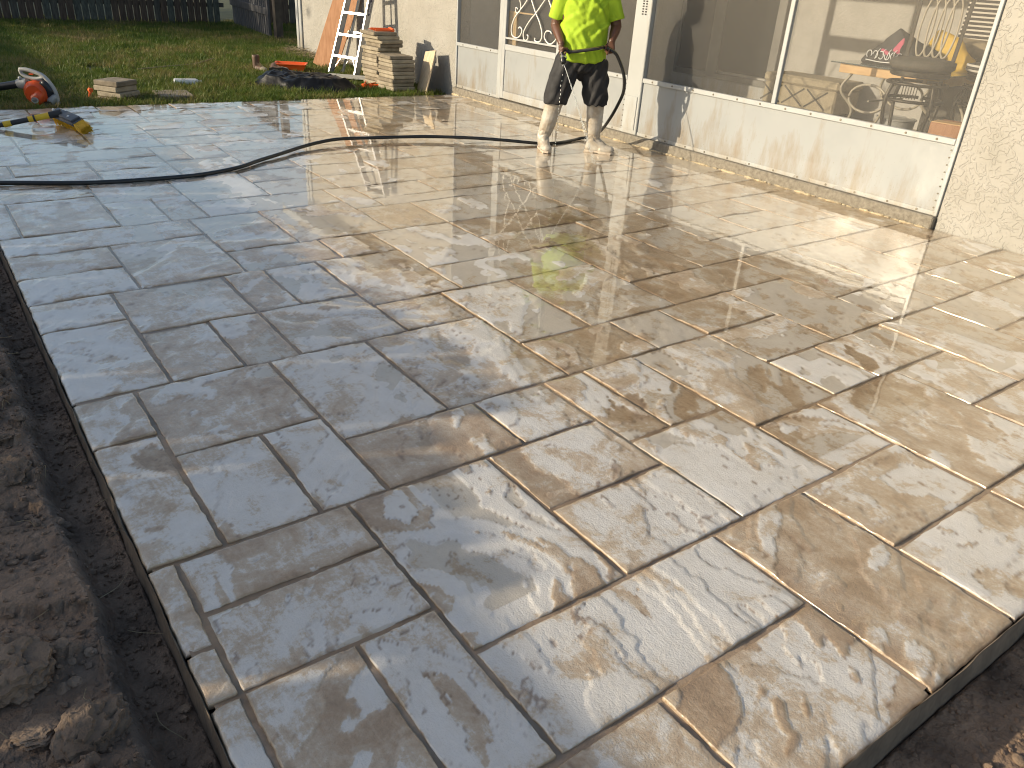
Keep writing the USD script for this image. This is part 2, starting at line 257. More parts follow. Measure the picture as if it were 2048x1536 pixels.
# standing water: a clear film whose level falls away from the middle of the patio; the slate pokes through it
def level(X, Y):
    d = np.hypot((X - 4.35) / 1.9, (Y - 5.3) / 3.2)
    a = .0052 - .0058 * np.clip(d - .55, 0, 2)
    d2 = np.hypot((X - 1.9) / 1.8, (Y - 7.6) / 1.5); a = np.maximum(a, .0006 - .0045 * np.clip(d2 - .5, 0, 2))
    d3 = np.hypot((X - 2.5) / .9, (Y - 3.9) / 1.0); a = np.maximum(a, -.0012 - .0045 * np.clip(d3 - .4, 0, 2))
    return np.maximum(a + .0022 * (fb(X, Y, .9, 3, 31) - .5), -.0095)
obj('puddle', grid(np.linspace(X0 + .02, X1 - .01, 70), np.linspace(1.2, Y1 - .02, 90), level), 'water', None, smooth=True,
    label='shallow puddles of hosing water lying on the wet patio', cat='water', kind='structure')

# ---------------------------------------------------------------- ground: bare soil round the slab, lawn beyond
def soil_z(X, Y):
    d = np.where(Y > Y0, X0 - X, np.maximum(Y0 - Y, np.where(X < X0, X0 - X, 0)))          # distance outside the slab
    side = (X < X0)
    wob = .10 * (fb(X, Y, 1.3, 3, 41) - .5) + .07 * (fb(X, Y, 6, 3, 42) - .5)
    bank = np.clip((d - .10 - wob) / .06, 0, 1); bank = bank * bank * (3 - 2 * bank)
    clod = fb(X, Y, 5, 5, 43); ridg = 1 - np.abs(2 * fb(X, Y, 3.4, 4, 44) - 1)
    top = -.075 + .10 * (clod - .35) + .085 * (ridg - .6)
    tq = top + .02 * (fb(X, Y, 16, 3, 50) - .5); ter = np.floor(tq / .034) * .034; top = .35 * top + .65 * ter + .030 * (fb(X, Y, 26, 4, 45) - .5)
    low = -.140 + .04 * (fb(X, Y, 5, 4, 46) - .5) + .022 * (fb(X, Y, 30, 4, 47) - .5)
    front = -.135 + .05 * np.clip(d - .1, 0, 1.2) + .035 * (fb(X, Y, 6, 4, 48) - .5) + .016 * (fb(X, Y, 30, 3, 49) - .5)
    z = np.where(side & (Y > Y0 - .35), low * (1 - bank) + top * bank, front)
    far = np.clip((X0 - 1.6 - X) / 1.5, 0, 1); z = z * (1 - far) + (-.05) * far
    b = np.clip((Y - 8.2) / .8, 0, 1); z = z * (1 - b) + (-.055) * b
    return np.where(d <= 0, -.17, z)
xs = np.r_[np.linspace(-5, -1.3, 40)[:-1], np.linspace(-1.3, .3, 170), np.linspace(.3, 1.2, 60)[1:], np.linspace(1.2, 3.0, 170)[1:], np.linspace(3, 7, 40)[1:]]
ys = np.r_[np.linspace(-4, -.4, 30)[:-1], np.linspace(-.4, .5, 100), np.linspace(.5, 3.4, 290)[1:], np.linspace(3.4, 9.06, 220)[1:]]
obj('soil', grid(xs, ys, soil_z), 'soil', None, smooth=True, label='dug bare soil around the edge of the patio slab', kind='structure')
def lawn_z(X, Y): return -.055 + .03 * (fb(X, Y, .8, 3, 51) - .5)
hole = []
for (xa, xb, ya, yb, n, m) in ((-60, -5, -60, 60, 30, 50), (7, 60, -60, 9.06, 20, 30), (-5, 7, -60, -4, 12, 20), (-5, 60, 9.06, 60, 60, 70)):
    hole.append(grid(np.linspace(xa, xb, n), np.linspace(ya, yb, m), lawn_z))
obj('lawn', hole, 'lawn_soil', None, smooth=True, label='lawn ground behind and beside the patio', kind='structure')

# loose clods of sod along the bank
cl = []
for k in range(420):
    t = rng.uniform(.75, 4.8); big = k < 60
    cx = X0 - (rng.uniform(.2, .95) if k % 3 else rng.uniform(.02, .25)); r = rng.uniform(.03, .10) if big and cx < X0 - .22 else rng.uniform(.004, .016)
    m = trimesh.creation.icosphere(4 if big else 2, 1.0); v = m.vertices
    fr = np.abs(2 * meshkit.fbm(v * 1.4 + k * 3.1, 4, 5) - 1)[:, None]; v = v * (1.15 - .75 * fr + .35 * (meshkit.fbm(v * 5 + k, 3, 6)[:, None] - .5))
    if big: v[:, 2] = np.round(v[:, 2] / .22 + .5 * (meshkit.noise(v * 4 + k) - .5)) * .22 * .7 + v[:, 2] * .3
    m.vertices = v * (rng.uniform(.7, 1.4), rng.uniform(.7, 1.4), rng.uniform(.30, .6)) * r
    cl.append(moved(m, (cx, t, float(soil_z(np.array([[cx]]), np.array([[t]]))[0, 0]) + r * .1), rng.uniform(0, 360), rng.uniform(-25, 25), rng.uniform(-25, 25)))
for k in range(120):
    t = rng.uniform(1.2, 3.2); yy = rng.uniform(-.35, .33); r = rng.uniform(.004, .016)
    m = trimesh.creation.icosphere(1, r); m.vertices = m.vertices * (1, 1.2, .6) * (1 + .6 * (meshkit.noise(m.vertices * 40 + k)[:, None] - .5))
    cl.append(moved(m, (t, yy, float(soil_z(np.array([[t]]), np.array([[yy]]))[0, 0]) + r * .2), rng.uniform(0, 360)))
obj('soil_clods', cl, 'soil_pale', None, smooth=35, label='crumbled clods of soil and sod along the trench', cat='soil', kind='stuff')
cb = []
for k in range(5200):
    if k < 4200: cx, t = X0 - .02 - 1.0 * rng.random() ** 1.4, rng.uniform(.7, 5.2)
    else: cx, t = rng.uniform(1.2, 3.0), rng.uniform(-.35, .40)
    r = rng.uniform(.0025, .0085) * (1.6 if rng.random() < .12 else 1); m = trimesh.creation.icosahedron(); m.vertices = m.vertices * rng.uniform(.55, 1.3, (12, 1)) * (r, r, r * .8)
    m.apply_translation((cx, t, r * .3)); cb.append(m)
cb = trimesh.util.concatenate(cb); v = cb.vertices; cen = v.reshape(-1, 12, 3).mean(1); v[:, 2] += np.repeat(soil_z(cen[:, 0], cen[:, 1]), 12); cb.vertices = v
obj('soil_crumbs', cb, 'soil', None, smooth=False, label='fine crumbs of dug earth scattered along the trench', cat='soil', kind='stuff')
# dead roots and straws in the soil
st = []
for k in range(110):
    cx, t = X0 - rng.uniform(.02, .95), rng.uniform(.75, 4.2); a = rng.uniform(0, 6.3); l = rng.uniform(.03, .13); zz = float(soil_z(np.array([[cx]]), np.array([[t]]))[0, 0]) + .01
    st.append(tube(spline([(cx, t, zz), (cx + l * .5 * math.cos(a), t + l * .5 * math.sin(a), zz + rng.uniform(0, .03)), (cx + l * math.cos(a + .3), t + l * math.sin(a + .3), zz + rng.uniform(-.01, .03))], 3), .0011, 4))
M('straw', (.30, .24, .14), (.16, .12, .07), 9, .8)
obj('dead_straw', st, 'straw', None, label='dead grass straws and roots lying on the dug soil', cat='straw', kind='stuff')

# grass of the lawn: clumps of blades, nobody could count them
MATS['grass_blade'] = usdkit.material(stage, '/World/Looks/grass_leaf', {
    'g': ('geometry', {}), 'n': ('noise_texture', {'scale': .9, 'detail': 4.0}), 'o': ('object_info', {}), 'mx': ('math', {'math_type': 'multiply_add', 'value2': .35}),
    'r': ('rgb_ramp', {'ramp': [(.35, (.045, .09, .010)), (.60, (.098, .145, .020)), (.78, (.17, .17, .045)), (.95, (.25, .195, .085))]}),
    'd': ('principled_bsdf', {'roughness': .5, 'specular_ior_level': .3}), 't': ('translucent_bsdf', {}), 'x': ('mix_closure', {'fac': .35})},
    [('g.position', 'n.vector'), ('o.random', 'mx.value1'), ('n.fac', 'mx.value3'), ('mx.value', 'r.fac'), ('r.color', 'd.base_color'), ('r.color', 't.color'),
     ('d.BSDF', 'x.closure1'), ('t.BSDF', 'x.closure2')], surface='x.closure')
gi = UsdGeom.PointInstancer.Define(stage, '/World/lawn_grass')
tag(gi.GetPrim(), 'green and straw coloured grass blades of the lawn', 'grass', kind='stuff')
protos = []
for p in range(4):
    r = np.random.default_rng(60 + p); ms = []
    for b in range(26):
        a = r.uniform(0, 6.28); o = r.normal(0, .045, 2); hgt = r.uniform(.04, .10); lean = r.uniform(.1, 1.0) * hgt; w = r.uniform(.003, .0055)
        d = np.array([math.cos(a), math.sin(a), 0]); s = np.array([-d[1], d[0], 0]); base = np.array([o[0], o[1], -.01])
        P = [base - s * w, base + s * w, base + d * lean * .35 + [0, 0, hgt * .65] - s * w * .7, base + d * lean * .35 + [0, 0, hgt * .65] + s * w * .7, base + d * lean + [0, 0, hgt]]
        ms.append(trimesh.Trimesh(P, [[0, 1, 3], [0, 3, 2], [2, 3, 4]], process=False))
    usdkit.mesh(stage, f'/World/lawn_grass/grass_tuft_{p:03d}', trimesh.util.concatenate(ms), L('grass_blade')); protos.append(f'/World/lawn_grass/grass_tuft_{p:03d}')
gi.CreatePrototypesRel().SetTargets([Sdf.Path(p) for p in protos])
N = 26000
gy = 9.07 + 11.4 * rng.random(N) ** 1.25; gx = rng.uniform(-.1, 1.0, N) * 0
lo, hi = gy * .02 - .4, np.minimum(gy * .42 + .3, np.where(gy < 14.1, 5.7, 9.0)); hi = np.maximum(hi, np.where(gy > 9.5, 5.72, 5.72)); gx = lo + (hi - lo) * rng.random(N)
keep = fb(gx, gy, .9, 3, 61) + rng.uniform(-.22, .22, N) > .40
keep &= ~((gx > 5.2) & (gy < 9.9) & (rng.random(N) < .8)); keep &= ~((gx > 5.75) & (gy < 14.1))
gx, gy = gx[keep], gy[keep]; n = len(gx)
pos = np.c_[gx, gy, lawn_z(gx, gy)]; ang = rng.uniform(0, 2 * np.pi, n); sc = rng.uniform(.6, 1.25, n)
gi.CreateProtoIndicesAttr(Vt.IntArray.FromNumpy(rng.integers(0, 4, n).astype(np.int32)))
gi.CreatePositionsAttr(Vt.Vec3fArray.FromNumpy(pos.astype(np.float32)))
gi.CreateOrientationsAttr(Vt.QuathArray([Gf.Quath(float(math.cos(a / 2)), 0, 0, float(math.sin(a / 2))) for a in ang]))
gi.CreateScalesAttr(Vt.Vec3fArray.FromNumpy(np.c_[sc, sc, sc * rng.uniform(.7, 1.2, n)].astype(np.float32)))

# ---------------------------------------------------------------- fences
M('picket_grey', (.08, .074, .056), (.032, .030, .023), 5, .85, .003, 40, stretch=(6, 6, .8))
M('picket_brown', (.09, .06, .038), (.038, .026, .017), 5, .85, .003, 40, stretch=(6, 6, .8))
M('picket_lichen', (.085, .09, .068), (.035, .037, .028), 9, .85, .003, 40, stretch=(3, 3, 1))
M('fence_rail', (.08, .065, .05), (.04, .034, .026), 6, .85, .002, 40)
M('gate_paint', (.085, .085, .088), (.05, .05, .052), 8, .75, .002, 40, stretch=(5, 5, .8))
def picket(w, t, h):
    return prism([(-w / 2, -t / 2), (w / 2, -t / 2), (w / 2, t / 2), (-w / 2, t / 2)], -.07, h - .03)
def dog(w, t, h):
    m = trimesh.creation.extrude_polygon(Polygon([(-w / 2, -.07), (w / 2, -.07), (w / 2, h - .04), (w / 2 - .03, h), (-w / 2 + .03, h), (-w / 2, h - .04)]), t, engine='earcut')
    m.apply_transform(np.array([[1, 0, 0, 0], [0, 0, 1, -t / 2], [0, 1, 0, 0], [0, 0, 0, 1.0]])); return m
def fence(name, a, b, label, h=1.83, w=.132, gap=.012, back=1, seed=0, detail=True, tops=None):
    a, b = np.array(a, float), np.array(b, float); l = np.linalg.norm(b - a); d = (b - a) / l; ang = math.degrees(math.atan2(d[1], d[0])); r = np.random.default_rng(seed)
    f = thing(name, label, 'fence', (*a, -.05), ang)
    n = int(l / (w + gap))
    for k in range(n):
        hh = (h if tops is None else tops((k + .5) * (w + gap))) + r.normal(0, .012)
        m = moved(dog(w * r.uniform(.93, 1.0), .018, hh), ((k + .5) * (w + gap), r.normal(0, .004), 0), r.normal(0, 1.2), 0, r.normal(0, .35))
        obj('picket', m, ('picket_grey', 'picket_brown', 'picket_lichen', 'picket_brown', 'picket_brown')[r.integers(0, 5)], f, smooth=False)
    for zz in (.35, .95, 1.5): obj('rail', box((0, back * .02, zz), (l, back * .058, zz + .09)), 'fence_rail', f, smooth=False)
    for k in range(int(l / 2.4) + 1): obj('fence_post', box((k * 2.4 - .045, back * .062, -.3), (k * 2.4 + .045, back * .15, h if tops is None else 1.5)), 'fence_rail', f, smooth=False)
    return f
fence('picket_fence', (.2, 19.45), (6.35, 19.85), 'weathered mossy wooden picket fence at the back of the lawn', seed=3)
fence('picket_fence', (6.7, 19.9), (11.5, 20.0), 'darker brown picket fence behind the open gate beside the house', seed=4, w=.19)
# side fence out of view on the sunward side: it throws the long shade over the left of the patio
def side_top(s):
    yy = 30 - s
    return 1.835 + (.085 if 4.02 < yy < 4.16 else 0) - (.12 + (4.02 - yy) * .09 if yy <= 4.02 else 0)
fence('picket_fence', (-4.0, 30.0), (-4.0, -6.0), 'tall side fence standing left of the yard beyond the picture', seed=5, w=.19, gap=.0005, tops=side_top)
# open gate leaf of narrow pickets standing out into the yard
G0, G1 = np.array([6.5, 19.75]), np.array([6.2, 16.6]); gl = np.linalg.norm(G1 - G0); ga = math.degrees(math.atan2(*(G1 - G0)[::-1]))
gate = thing('fence_gate', 'open grey wooden gate of narrow pickets in front of the back fence', 'gate', (*G0, -.05), ga)
for k in range(22): obj('picket', moved(dog(.085, .018, 1.78), (.08 + k * gl / 22, .0, .1 + rng.normal(0, .01))), 'gate_paint', gate, smooth=False)
for zz in (.42, 1.45): obj('rail', box((0, -.05, zz), (gl, -.012, zz + .13)), 'gate_paint', gate, smooth=False)
obj('stile', box((gl - .10, -.055, .05), (gl + .02, -.0125, 1.85)), 'gate_paint', gate, smooth=False)
gp = obj('gate_post', box((6.13, 16.15, -.3), (6.27, 16.29, 1.9)), 'fence_rail', None, label='dark square wooden post beside the open gate', cat='post')

# ---------------------------------------------------------------- house with a screened porch
MATS['stucco'] = usdkit.material(stage, '/World/Looks/knockdown_stucco', {
    'g': ('geometry', {}), 'c': ('noise_texture', {'scale': 3.0, 'detail': 5.0}), 'r': ('rgb_ramp', {'ramp': [(.3, (.335, .32, .29)), (.7, (.285, .27, .235))]}),
    'n': ('noise_texture', {'scale': 17.0, 'detail': 3.0, 'roughness': .45, 'distortion': 1.6}), 'k': ('map_range', {'range_type': 'smoothstep', 'from_min': .46, 'from_max': .55, 'clamp': True}),
    'n2': ('noise_texture', {'scale': 130.0, 'detail': 3.0}), 'h': ('math', {'math_type': 'multiply_add', 'value2': .25}), 'b': ('bump', {'strength': .85, 'distance': .0045}),
    'p': ('principled_bsdf', {'roughness': .75, 'specular_ior_level': .35})},
    [('g.position', 'c.vector'), ('g.position', 'n.vector'), ('g.position', 'n2.vector'), ('c.fac', 'r.fac'), ('r.color', 'p.base_color'), ('n.fac', 'k.value'),
     ('n2.fac', 'h.value1'), ('k.result', 'h.value3'), ('h.value', 'b.height'), ('b.normal', 'p.normal')], surface='p.BSDF')
# white aluminium with mineral streaks and splashed mud near the ground
def stained(name, base, low):
    MATS[name] = usdkit.material(stage, f'/World/Looks/{name}', {
        'g': ('geometry', {}), 'ms': ('mapping', {'scale': (1, 5, 1.3)}), 'n': ('noise_texture', {'scale': 1.6, 'detail': 6.0, 'roughness': .65}), 's': ('noise_texture', {'scale': 60.0, 'detail': 2.0}),
        'xyz': ('separate_xyz', {}), 'hz': ('map_range', {'from_min': .5, 'from_max': .08, 'to_min': 0.0, 'to_max': .22, 'clamp': True}),
        'a': ('math', {'math_type': 'add'}), 'ramp': ('rgb_ramp', {'ramp': [(.57, (0, 0, 0)), (.85, (1, 1, 1))]}), 'spk': ('rgb_ramp', {'ramp': [(.66, (0, 0, 0)), (.70, (1, 1, 1))]}),
        'm1': ('mix_color', {'a': base, 'b': low}), 'm2': ('mix_color', {'b': (.16, .13, .09)}), 'h2': ('math', {'math_type': 'multiply', 'value2': 2.4}), 'spm': ('math', {'math_type': 'multiply'}),
        'n3': ('noise_texture', {'scale': 3.0, 'detail': 3.0}), 'rr': ('map_range', {'from_min': .3, 'from_max': .7, 'to_min': .28, 'to_max': .5, 'clamp': True}),
        'b': ('bump', {'strength': .3, 'distance': .004}),
        'p': ('principled_bsdf', {'specular_ior_level': .5})},
        [('g.position', 'ms.vector'), ('ms.vector', 'n.vector'), ('g.position', 's.vector'), ('g.position', 'xyz.vector'), ('xyz.z', 'hz.value'), ('n.fac', 'a.value1'), ('hz.result', 'a.value2'),
         ('a.value', 'ramp.fac'), ('ramp.color', 'm1.fac'), ('s.fac', 'spk.fac'), ('hz.result', 'h2.value1'), ('h2.value', 'spm.value1'), ('spk.color', 'spm.value2'), ('spm.value', 'm2.fac'),
         ('m1.result', 'm2.a'), ('m2.result', 'p.base_color'), ('g.position', 'n3.vector'), ('n3.fac', 'rr.value'), ('rr.result', 'p.roughness'), ('n3.fac', 'b.height'), ('b.normal', 'p.normal')], surface='p.BSDF')
stained('white_panel', (.262, .274, .276), (.205, .17, .125))
stained('white_frame', (.34, .35, .345), (.28, .25, .20))
M('footing', (.25, .225, .18), (.13, .112, .085), 28, .9, .006, 120, detail=8)
M('footing_crust', (.55, .46, .30), (.36, .29, .19), 20, .8, .006, 90)
M('screw', (.16, .14, .11), None, 8, .5, metallic=.6)
M('dark_slot', (.03, .028, .025), None, 8, .8)
M('iron_white', (.72, .70, .64), (.6, .58, .53), 12, .4)
M('soffit', (.45, .44, .41), (.4, .39, .36), 3, .7)
M('shingle', (.15, .12, .10), (.08, .065, .055), 20, .9, .004, 50)
M('interior_stucco', (.40, .388, .36), (.345, .333, .305), 4, .85, .006, 30)
M('porch_tile', (.34, .27, .20), (.25, .20, .15), 3, .5, .001, 30)
M('dark_glass', (.014, .015, .015), (.02, .021, .02), 2, .15, spec=.25)
MATS['insect_screen'] = usdkit.material(stage, '/World/Looks/insect_screen', {
    't': ('transparent_bsdf', {'color': (1, 1, 1)}), 'd': ('principled_bsdf', {'base_color': (.10, .094, .082), 'roughness': .6}), 'x': ('mix_closure', {'fac': .17})},
    [('t.BSDF', 'x.closure1'), ('d.BSDF', 'x.closure2')], surface='x.closure')
HX = 5.76
house = thing('house', 'cream stucco house with a white framed screened porch beside the patio', 'house')
def wall(name, lo, hi, mat='stucco', b=.006): return obj(name, box(lo, hi, b), mat, house, smooth=False)
obj('stucco_wall', box((HX, -6, -.2), (HX + .2, 2.635, 2.9), .012), 'stucco', house, smooth=False)
obj('stucco_wall', box((HX, 9.065, -.2), (HX + .2, 14.05, 2.9), .012), 'stucco', house, smooth=False)
wall('end_wall', (HX + .2, 13.85, -.2), (13, 14.05, 2.9)); wall('end_wall', (HX + .2, -6, -.2), (13, -5.8, 2.9)); wall('back_wall', (12.8, -5.8, -.2), (13, 13.85, 2.9))
# footing under the screen frames, with a crust of old mortar along its foot
ft = box((HX - .045, 2.636, -.1), (HX + .15, 9.064, .085), .008); ft = ft.subdivide_to_size(.06); v = ft.vertices
ft.vertices = v + np.c_[-.008 * (fb(v[:, 1], v[:, 2], 9, 3, 71) - .5) * 2, np.zeros(len(v)), .004 * (fb(v[:, 1], v[:, 0], 12, 2, 72) - .5)]
obj('footing', ft, 'footing', house, smooth=30)
cr = []
for k in range(150):
    yy = 2.64 + 6.4 * (k + rng.random()) / 150; r = rng.uniform(.008, .022); m = trimesh.creation.icosphere(1, 1.0); m.vertices = m.vertices * (r, r * rng.uniform(1.2, 3.2), r * rng.uniform(.3, .7)) * (1 + .6 * (meshkit.noise(m.vertices * 2 + k)[:, None] - .5)); m.apply_translation((HX - .05, yy, rng.uniform(-.002, .006))); cr.append(m)
obj('mortar_crust', cr, 'footing_crust', house, smooth=40, kind='stuff')
bands = ((2.665, 5.715), (5.935, 6.955), (8.135, 9.035))
scr, rails = [], []
for (ya, yb) in bands:
    panel = box((HX + .008, ya, .086), (HX + .02, yb, .576), .002)
    if ya < 3: # the dented lower hem of the near panel
        panel = panel.subdivide_to_size(.07); v = panel.vertices; k = np.exp(-((v[:, 1] - 3.7) / .55) ** 2) * np.clip((.24 - v[:, 2]) / .15, 0, 1); v[:, 0] -= .007 * k * (1 + .6 * np.sin(v[:, 1] * 17)); panel.vertices = v
    obj('kick_panel', panel, 'white_panel', house, smooth=30)
    obj('sill_rail', box((HX - .012, ya, .577), (HX + .03, yb, .617), .003), 'white_frame', house, smooth=False)
    obj('base_rail', box((HX + .001, ya, .0865), (HX + .0075, yb, .118), .001), 'white_frame', house, smooth=False)
    obj('screen', box((HX + .03, ya, .6175), (HX + .0315, yb, 2.66), 0), 'insect_screen', house, smooth=False)
    n = max(3, int((yb - ya) / .24))
    for q in range(n):
        yy = ya + (q + .5) * (yb - ya) / n + rng.normal(0, .008)
        for zz, xx in ((.597, HX - .0125), (.102, HX + .0005)): scr.append(cyl((xx - .003, yy, zz), (xx + .002, yy, zz), .0085, 8))
for k in range(9):
    zz = .14 + k * .05
    for yy in (5.955, 2.682, 8.15): scr.append(cyl((HX + .004, yy, zz), (HX + .009, yy, zz), .006, 6))
obj('screw_heads', scr, 'screw', house, smooth=30, kind='stuff')
obj('corner_post', box((HX - .014, 5.72, .086), (HX + .07, 5.93, 2.66), .006), 'white_frame', house, smooth=False)
obj('cover_plate', box((HX - .021, 5.75, .13), (HX - .0145, 5.90, .44), .002), 'white_frame', house, smooth=False)
for zz in np.arange(1.16, 1.95, .022):
    for yy in (5.775, 5.815): obj('slot', box((HX - .016, yy, zz), (HX - .0135, yy + .022, zz + .012), 0), 'dark_slot', house, smooth=False)
obj('mullion', box((HX - .010, 4.183, .6175), (HX + .028, 4.222, 2.66), .004), 'white_frame', house, smooth=False)
for ya in (2.637, 9.037): obj('edge_frame', box((HX - .010, ya, .0862), (HX + .04, ya + .026, 2.66), .003), 'white_frame', house, smooth=False)
for ya in (6.957, 8.055): obj('door_jamb', box((HX - .013, ya, .0862), (HX + .05, ya + (.04 if ya < 7 else .078), 2.66), .004), 'white_frame', house, smooth=False)
obj('header', box((HX - .016, 2.636, 2.661), (HX + .19, 9.064, 2.9), .006), 'white_frame', house, smooth=False)
# the screen door with its scrolled iron grille
door = UsdGeom.Xform.Define(stage, '/World/house/screen_door').GetPrim()
def dpart(name, m, mat='white_frame', **k): return obj(name, m, mat, door, **k)
D0, D1 = 7.0, 8.053
for ya in (D0, D1 - .058): dpart('stile', box((HX - .018, ya, .10), (HX + .02, ya + .057, 2.16), .004), smooth=False)
for za, zb in ((.10, .185), (.632, .695), (2.09, 2.16)): dpart('door_rail', box((HX - .017, D0 + .058, za), (HX + .019, D1 - .059, zb), .004), smooth=False)
dpart('kick_plate', box((HX - .006, D0 + .0575, .186), (HX + .008, D1 - .0585, .631), .002), 'white_panel', smooth=False)
dpart('grille_bar', box((HX - .017, D0 + .058, .752), (HX - .002, D1 - .059, .772), .002), smooth=False)
dpart('screen', box((HX + .021, D0 + .058, .6955), (HX + .0225, D1 - .059, 2.0895), 0), 'insect_screen', smooth=False)
obj('transom', box((HX - .008, 6.998, 2.163), (HX + .012, 8.054, 2.25), .003), 'white_frame', house, smooth=False)
obj('screen', box((HX + .021, 7.0, 2.2505), (HX + .0225, 8.053, 2.66), 0), 'insect_screen', house, smooth=False)
dpart('handle', tube([(HX - .02, D0 + .03, 1.02), (HX - .055, D0 + .03, 1.03), (HX - .055, D0 + .03, 1.14), (HX - .02, D0 + .03, 1.15)], .008), 'screw')
def door_yz(px, py): return HX - .010, 8.0 - (px - 1120) / 810 * .94, .772 + (740 + (px - 1200) * .2 - py) / 1433
def scroll(pts, r=.0072): dpart('scroll', tube(spline([door_yz(*q) for q in pts], 6), r, 8), 'iron_white', smooth=True)
scroll([(1325, 610), (1350, 595), (1385, 640), (1360, 720), (1300, 748), (1230, 705), (1212, 600), (1240, 480), (1310, 375), (1400, 270), (1480, 150), (1590, -10), (1720, -190), (1860, -380), (1900, -600), (1850, -900)])
scroll([(1470, 715), (1490, 735), (1480, 780), (1440, 795), (1415, 740), (1420, 650), (1500, 510), (1600, 390), (1740, 195), (1890, 10), (1925, -150), (1900, -400), (1800, -700)])
scroll([(1600, 765), (1595, 800), (1640, 825), (1690, 800), (1700, 700), (1650, 540), (1580, 400), (1470, 130), (1390, -20), (1290, -200), (1200, -420), (1180, -700), (1250, -900)])
scroll([(1845, 720), (1820, 685), (1760, 680), (1740, 760), (1790, 840), (1850, 860), (1915, 790), (1925, 690), (1850, 450), (1740, 190), (1650, -10), (1520, -200), (1380, -420), (1330, -700)])
scroll([(1300, 330), (1270, 300), (1258, 330), (1280, 380), (1325, 370), (1340, 300), (1310, 130), (1285, -30), (1270, -300), (1300, -700)], .0055)
scroll([(1870, 420), (1890, 470), (1860, 480), (1835, 420), (1860, 330), (1900, 200), (1915, 0), (1900, -300)], .0055)
# roof
ro = prism([(5.36, 2.9), (5.36, 2.92), (9.4, 4.4), (13.4, 2.95), (13.4, 2.9), (9.4, 4.3)], -6.4, 14.4)
ro.apply_transform(np.array([[1, 0, 0, 0], [0, 0, 1, 0], [0, 1, 0, 0], [0, 0, 0, 1.0]]))
rf = obj('roof', ro, 'shingle', house, smooth=False)
obj('fascia', box((5.32, -6.4, 2.80), (5.359, 14.4, 2.93), .004), 'white_frame', house, smooth=False)
obj('soffit', box((5.36, -6.3, 2.902), (HX + .3, 14.3, 2.912), 0), 'soffit', house, smooth=False)
# downspout and corner trim at the far end of the wall
for yy in (13.93, 14.06): obj('corner_trim', box((HX - .03, yy, -.1), (HX - .002, yy + .09, 2.89), .004), 'white_frame', house, smooth=False)
# inside of the porch
XB = 9.8
obj('interior_wall', box((XB, 2.2, -.1), (XB + .1, 9.2, 2.85), 0), 'interior_stucco', house, smooth=False)
obj('interior_wall', box((HX + .201, 2.43, -.1), (XB - .001, 2.63, 2.85), 0), 'interior_stucco', house, smooth=False)
obj('interior_wall', box((HX + .201, 9.07, -.1), (XB - .001, 9.2, 2.85), 0), 'interior_stucco', house, smooth=False)
obj('porch_ceiling', box((HX + .2, 2.2, 2.851), (XB + .1, 9.2, 2.89), 0), 'soffit', house, smooth=False)
for k in range(8):
    for j in range(13): obj('porch_floor_tile', box((HX + .152 + k * .488, 2.634 + j * .494, -.1), (HX + .152 + k * .488 + .484, 2.634 + j * .494 + .49, .05 + rng.normal(0, .0008)), .003), 'porch_tile', house, smooth=False)
sl = UsdGeom.Xform.Define(stage, '/World/house/sliding_door').GetPrim()
obj('pane', box((XB - .045, 7.33, .34), (XB - .04, 8.22, 2.0), 0), 'dark_glass', sl, smooth=False); obj('pane', box((XB - .025, 8.42, .30), (XB - .02, 9.02, 2.0), 0), 'dark_glass', sl, smooth=False)
M('door_alu', (.16, .155, .14), (.13, .125, .11), 5, .5)
for ya, yb in ((7.20, 7.33), (8.22, 8.42), (9.02, 9.068)): obj('stile', box((XB - .06, ya, .22), (XB - .002, yb, 2.06), .004), 'door_alu', sl, smooth=False)
for za, zb in ((.22, .30), (2.0, 2.06)): obj('door_rail', box((XB - .058, 7.331, za), (XB - .003, 9.019, zb), .003), 'door_alu', sl, smooth=False)
obj('threshold', box((XB - .10, 7.1, .05), (XB - .001, 9.05, .219), .006), 'white_frame', sl, smooth=False)

# ---------------------------------------------------------------- the man with the hose
M('skin', (.115, .052, .030), (.085, .037, .020), 14, .45, .0006, 160)
M('shirt_neon', (.34, .50, .018), (.29, .44, .014), 6, .8, .002, 60)
M('black_cloth', (.018, .017, .018), (.010, .0095, .010), 8, .75, .002, 80)
M('rubber_boot', (.50, .47, .41), (.27, .215, .15), 11, .42, .003, 22, detail=7)
M('boot_sole', (.50, .43, .34), (.36, .29, .22), 9, .6)
M('hair', (.012, .010, .009), None, 30, .7)
M('eye_white', (.6, .58, .54), None, 5, .2)
M('hose_rubber', (.016, .017, .017), (.010, .010, .010), 5, .32)
M('hose_stripe', (.16, .13, .02), (.10, .085, .015), 5, .4)
M('nozzle_metal', (.42, .40, .36), None, 20, .3, metallic=.8)
M('nozzle_black', (.02, .02, .02), None, 20, .35)
def sph(c, r, s=(1, 1, 1), n=20):
    return m3.Manifold.sphere(r, n).scale(list(s)).translate([float(v) for v in c])
def chain(*js):
    """joints (point, radius) joined by tapered hulls"""
    return m3.Manifold.batch_boolean([m3.Manifold.batch_hull([sph(a, ra), sph(b, rb)]) for (a, ra), (b, rb) in zip(js[:-1], js[1:])], m3.OpType.Add)
def union(ms): return m3.Manifold.batch_boolean(ms, m3.OpType.Add)
def smoothed(m, l, it=10):
    t = tm(m.refine_to_length(l)); t.merge_vertices()
    trimesh.smoothing.filter_taubin(t, lamb=.5, nu=.53, iterations=it); return t
A = np.array
Fw = A([-.50, -.866, 0]); Fw /= np.linalg.norm(Fw); La = A([-Fw[1], Fw[0], 0]) * 1.0; La = A([.866, -.50, 0]); Up = A([0, 0, 1.0])
C0 = A([4.92, 5.675, 0])
def mp(l, f, zz): return C0 + La * l + Fw * f + Up * zz
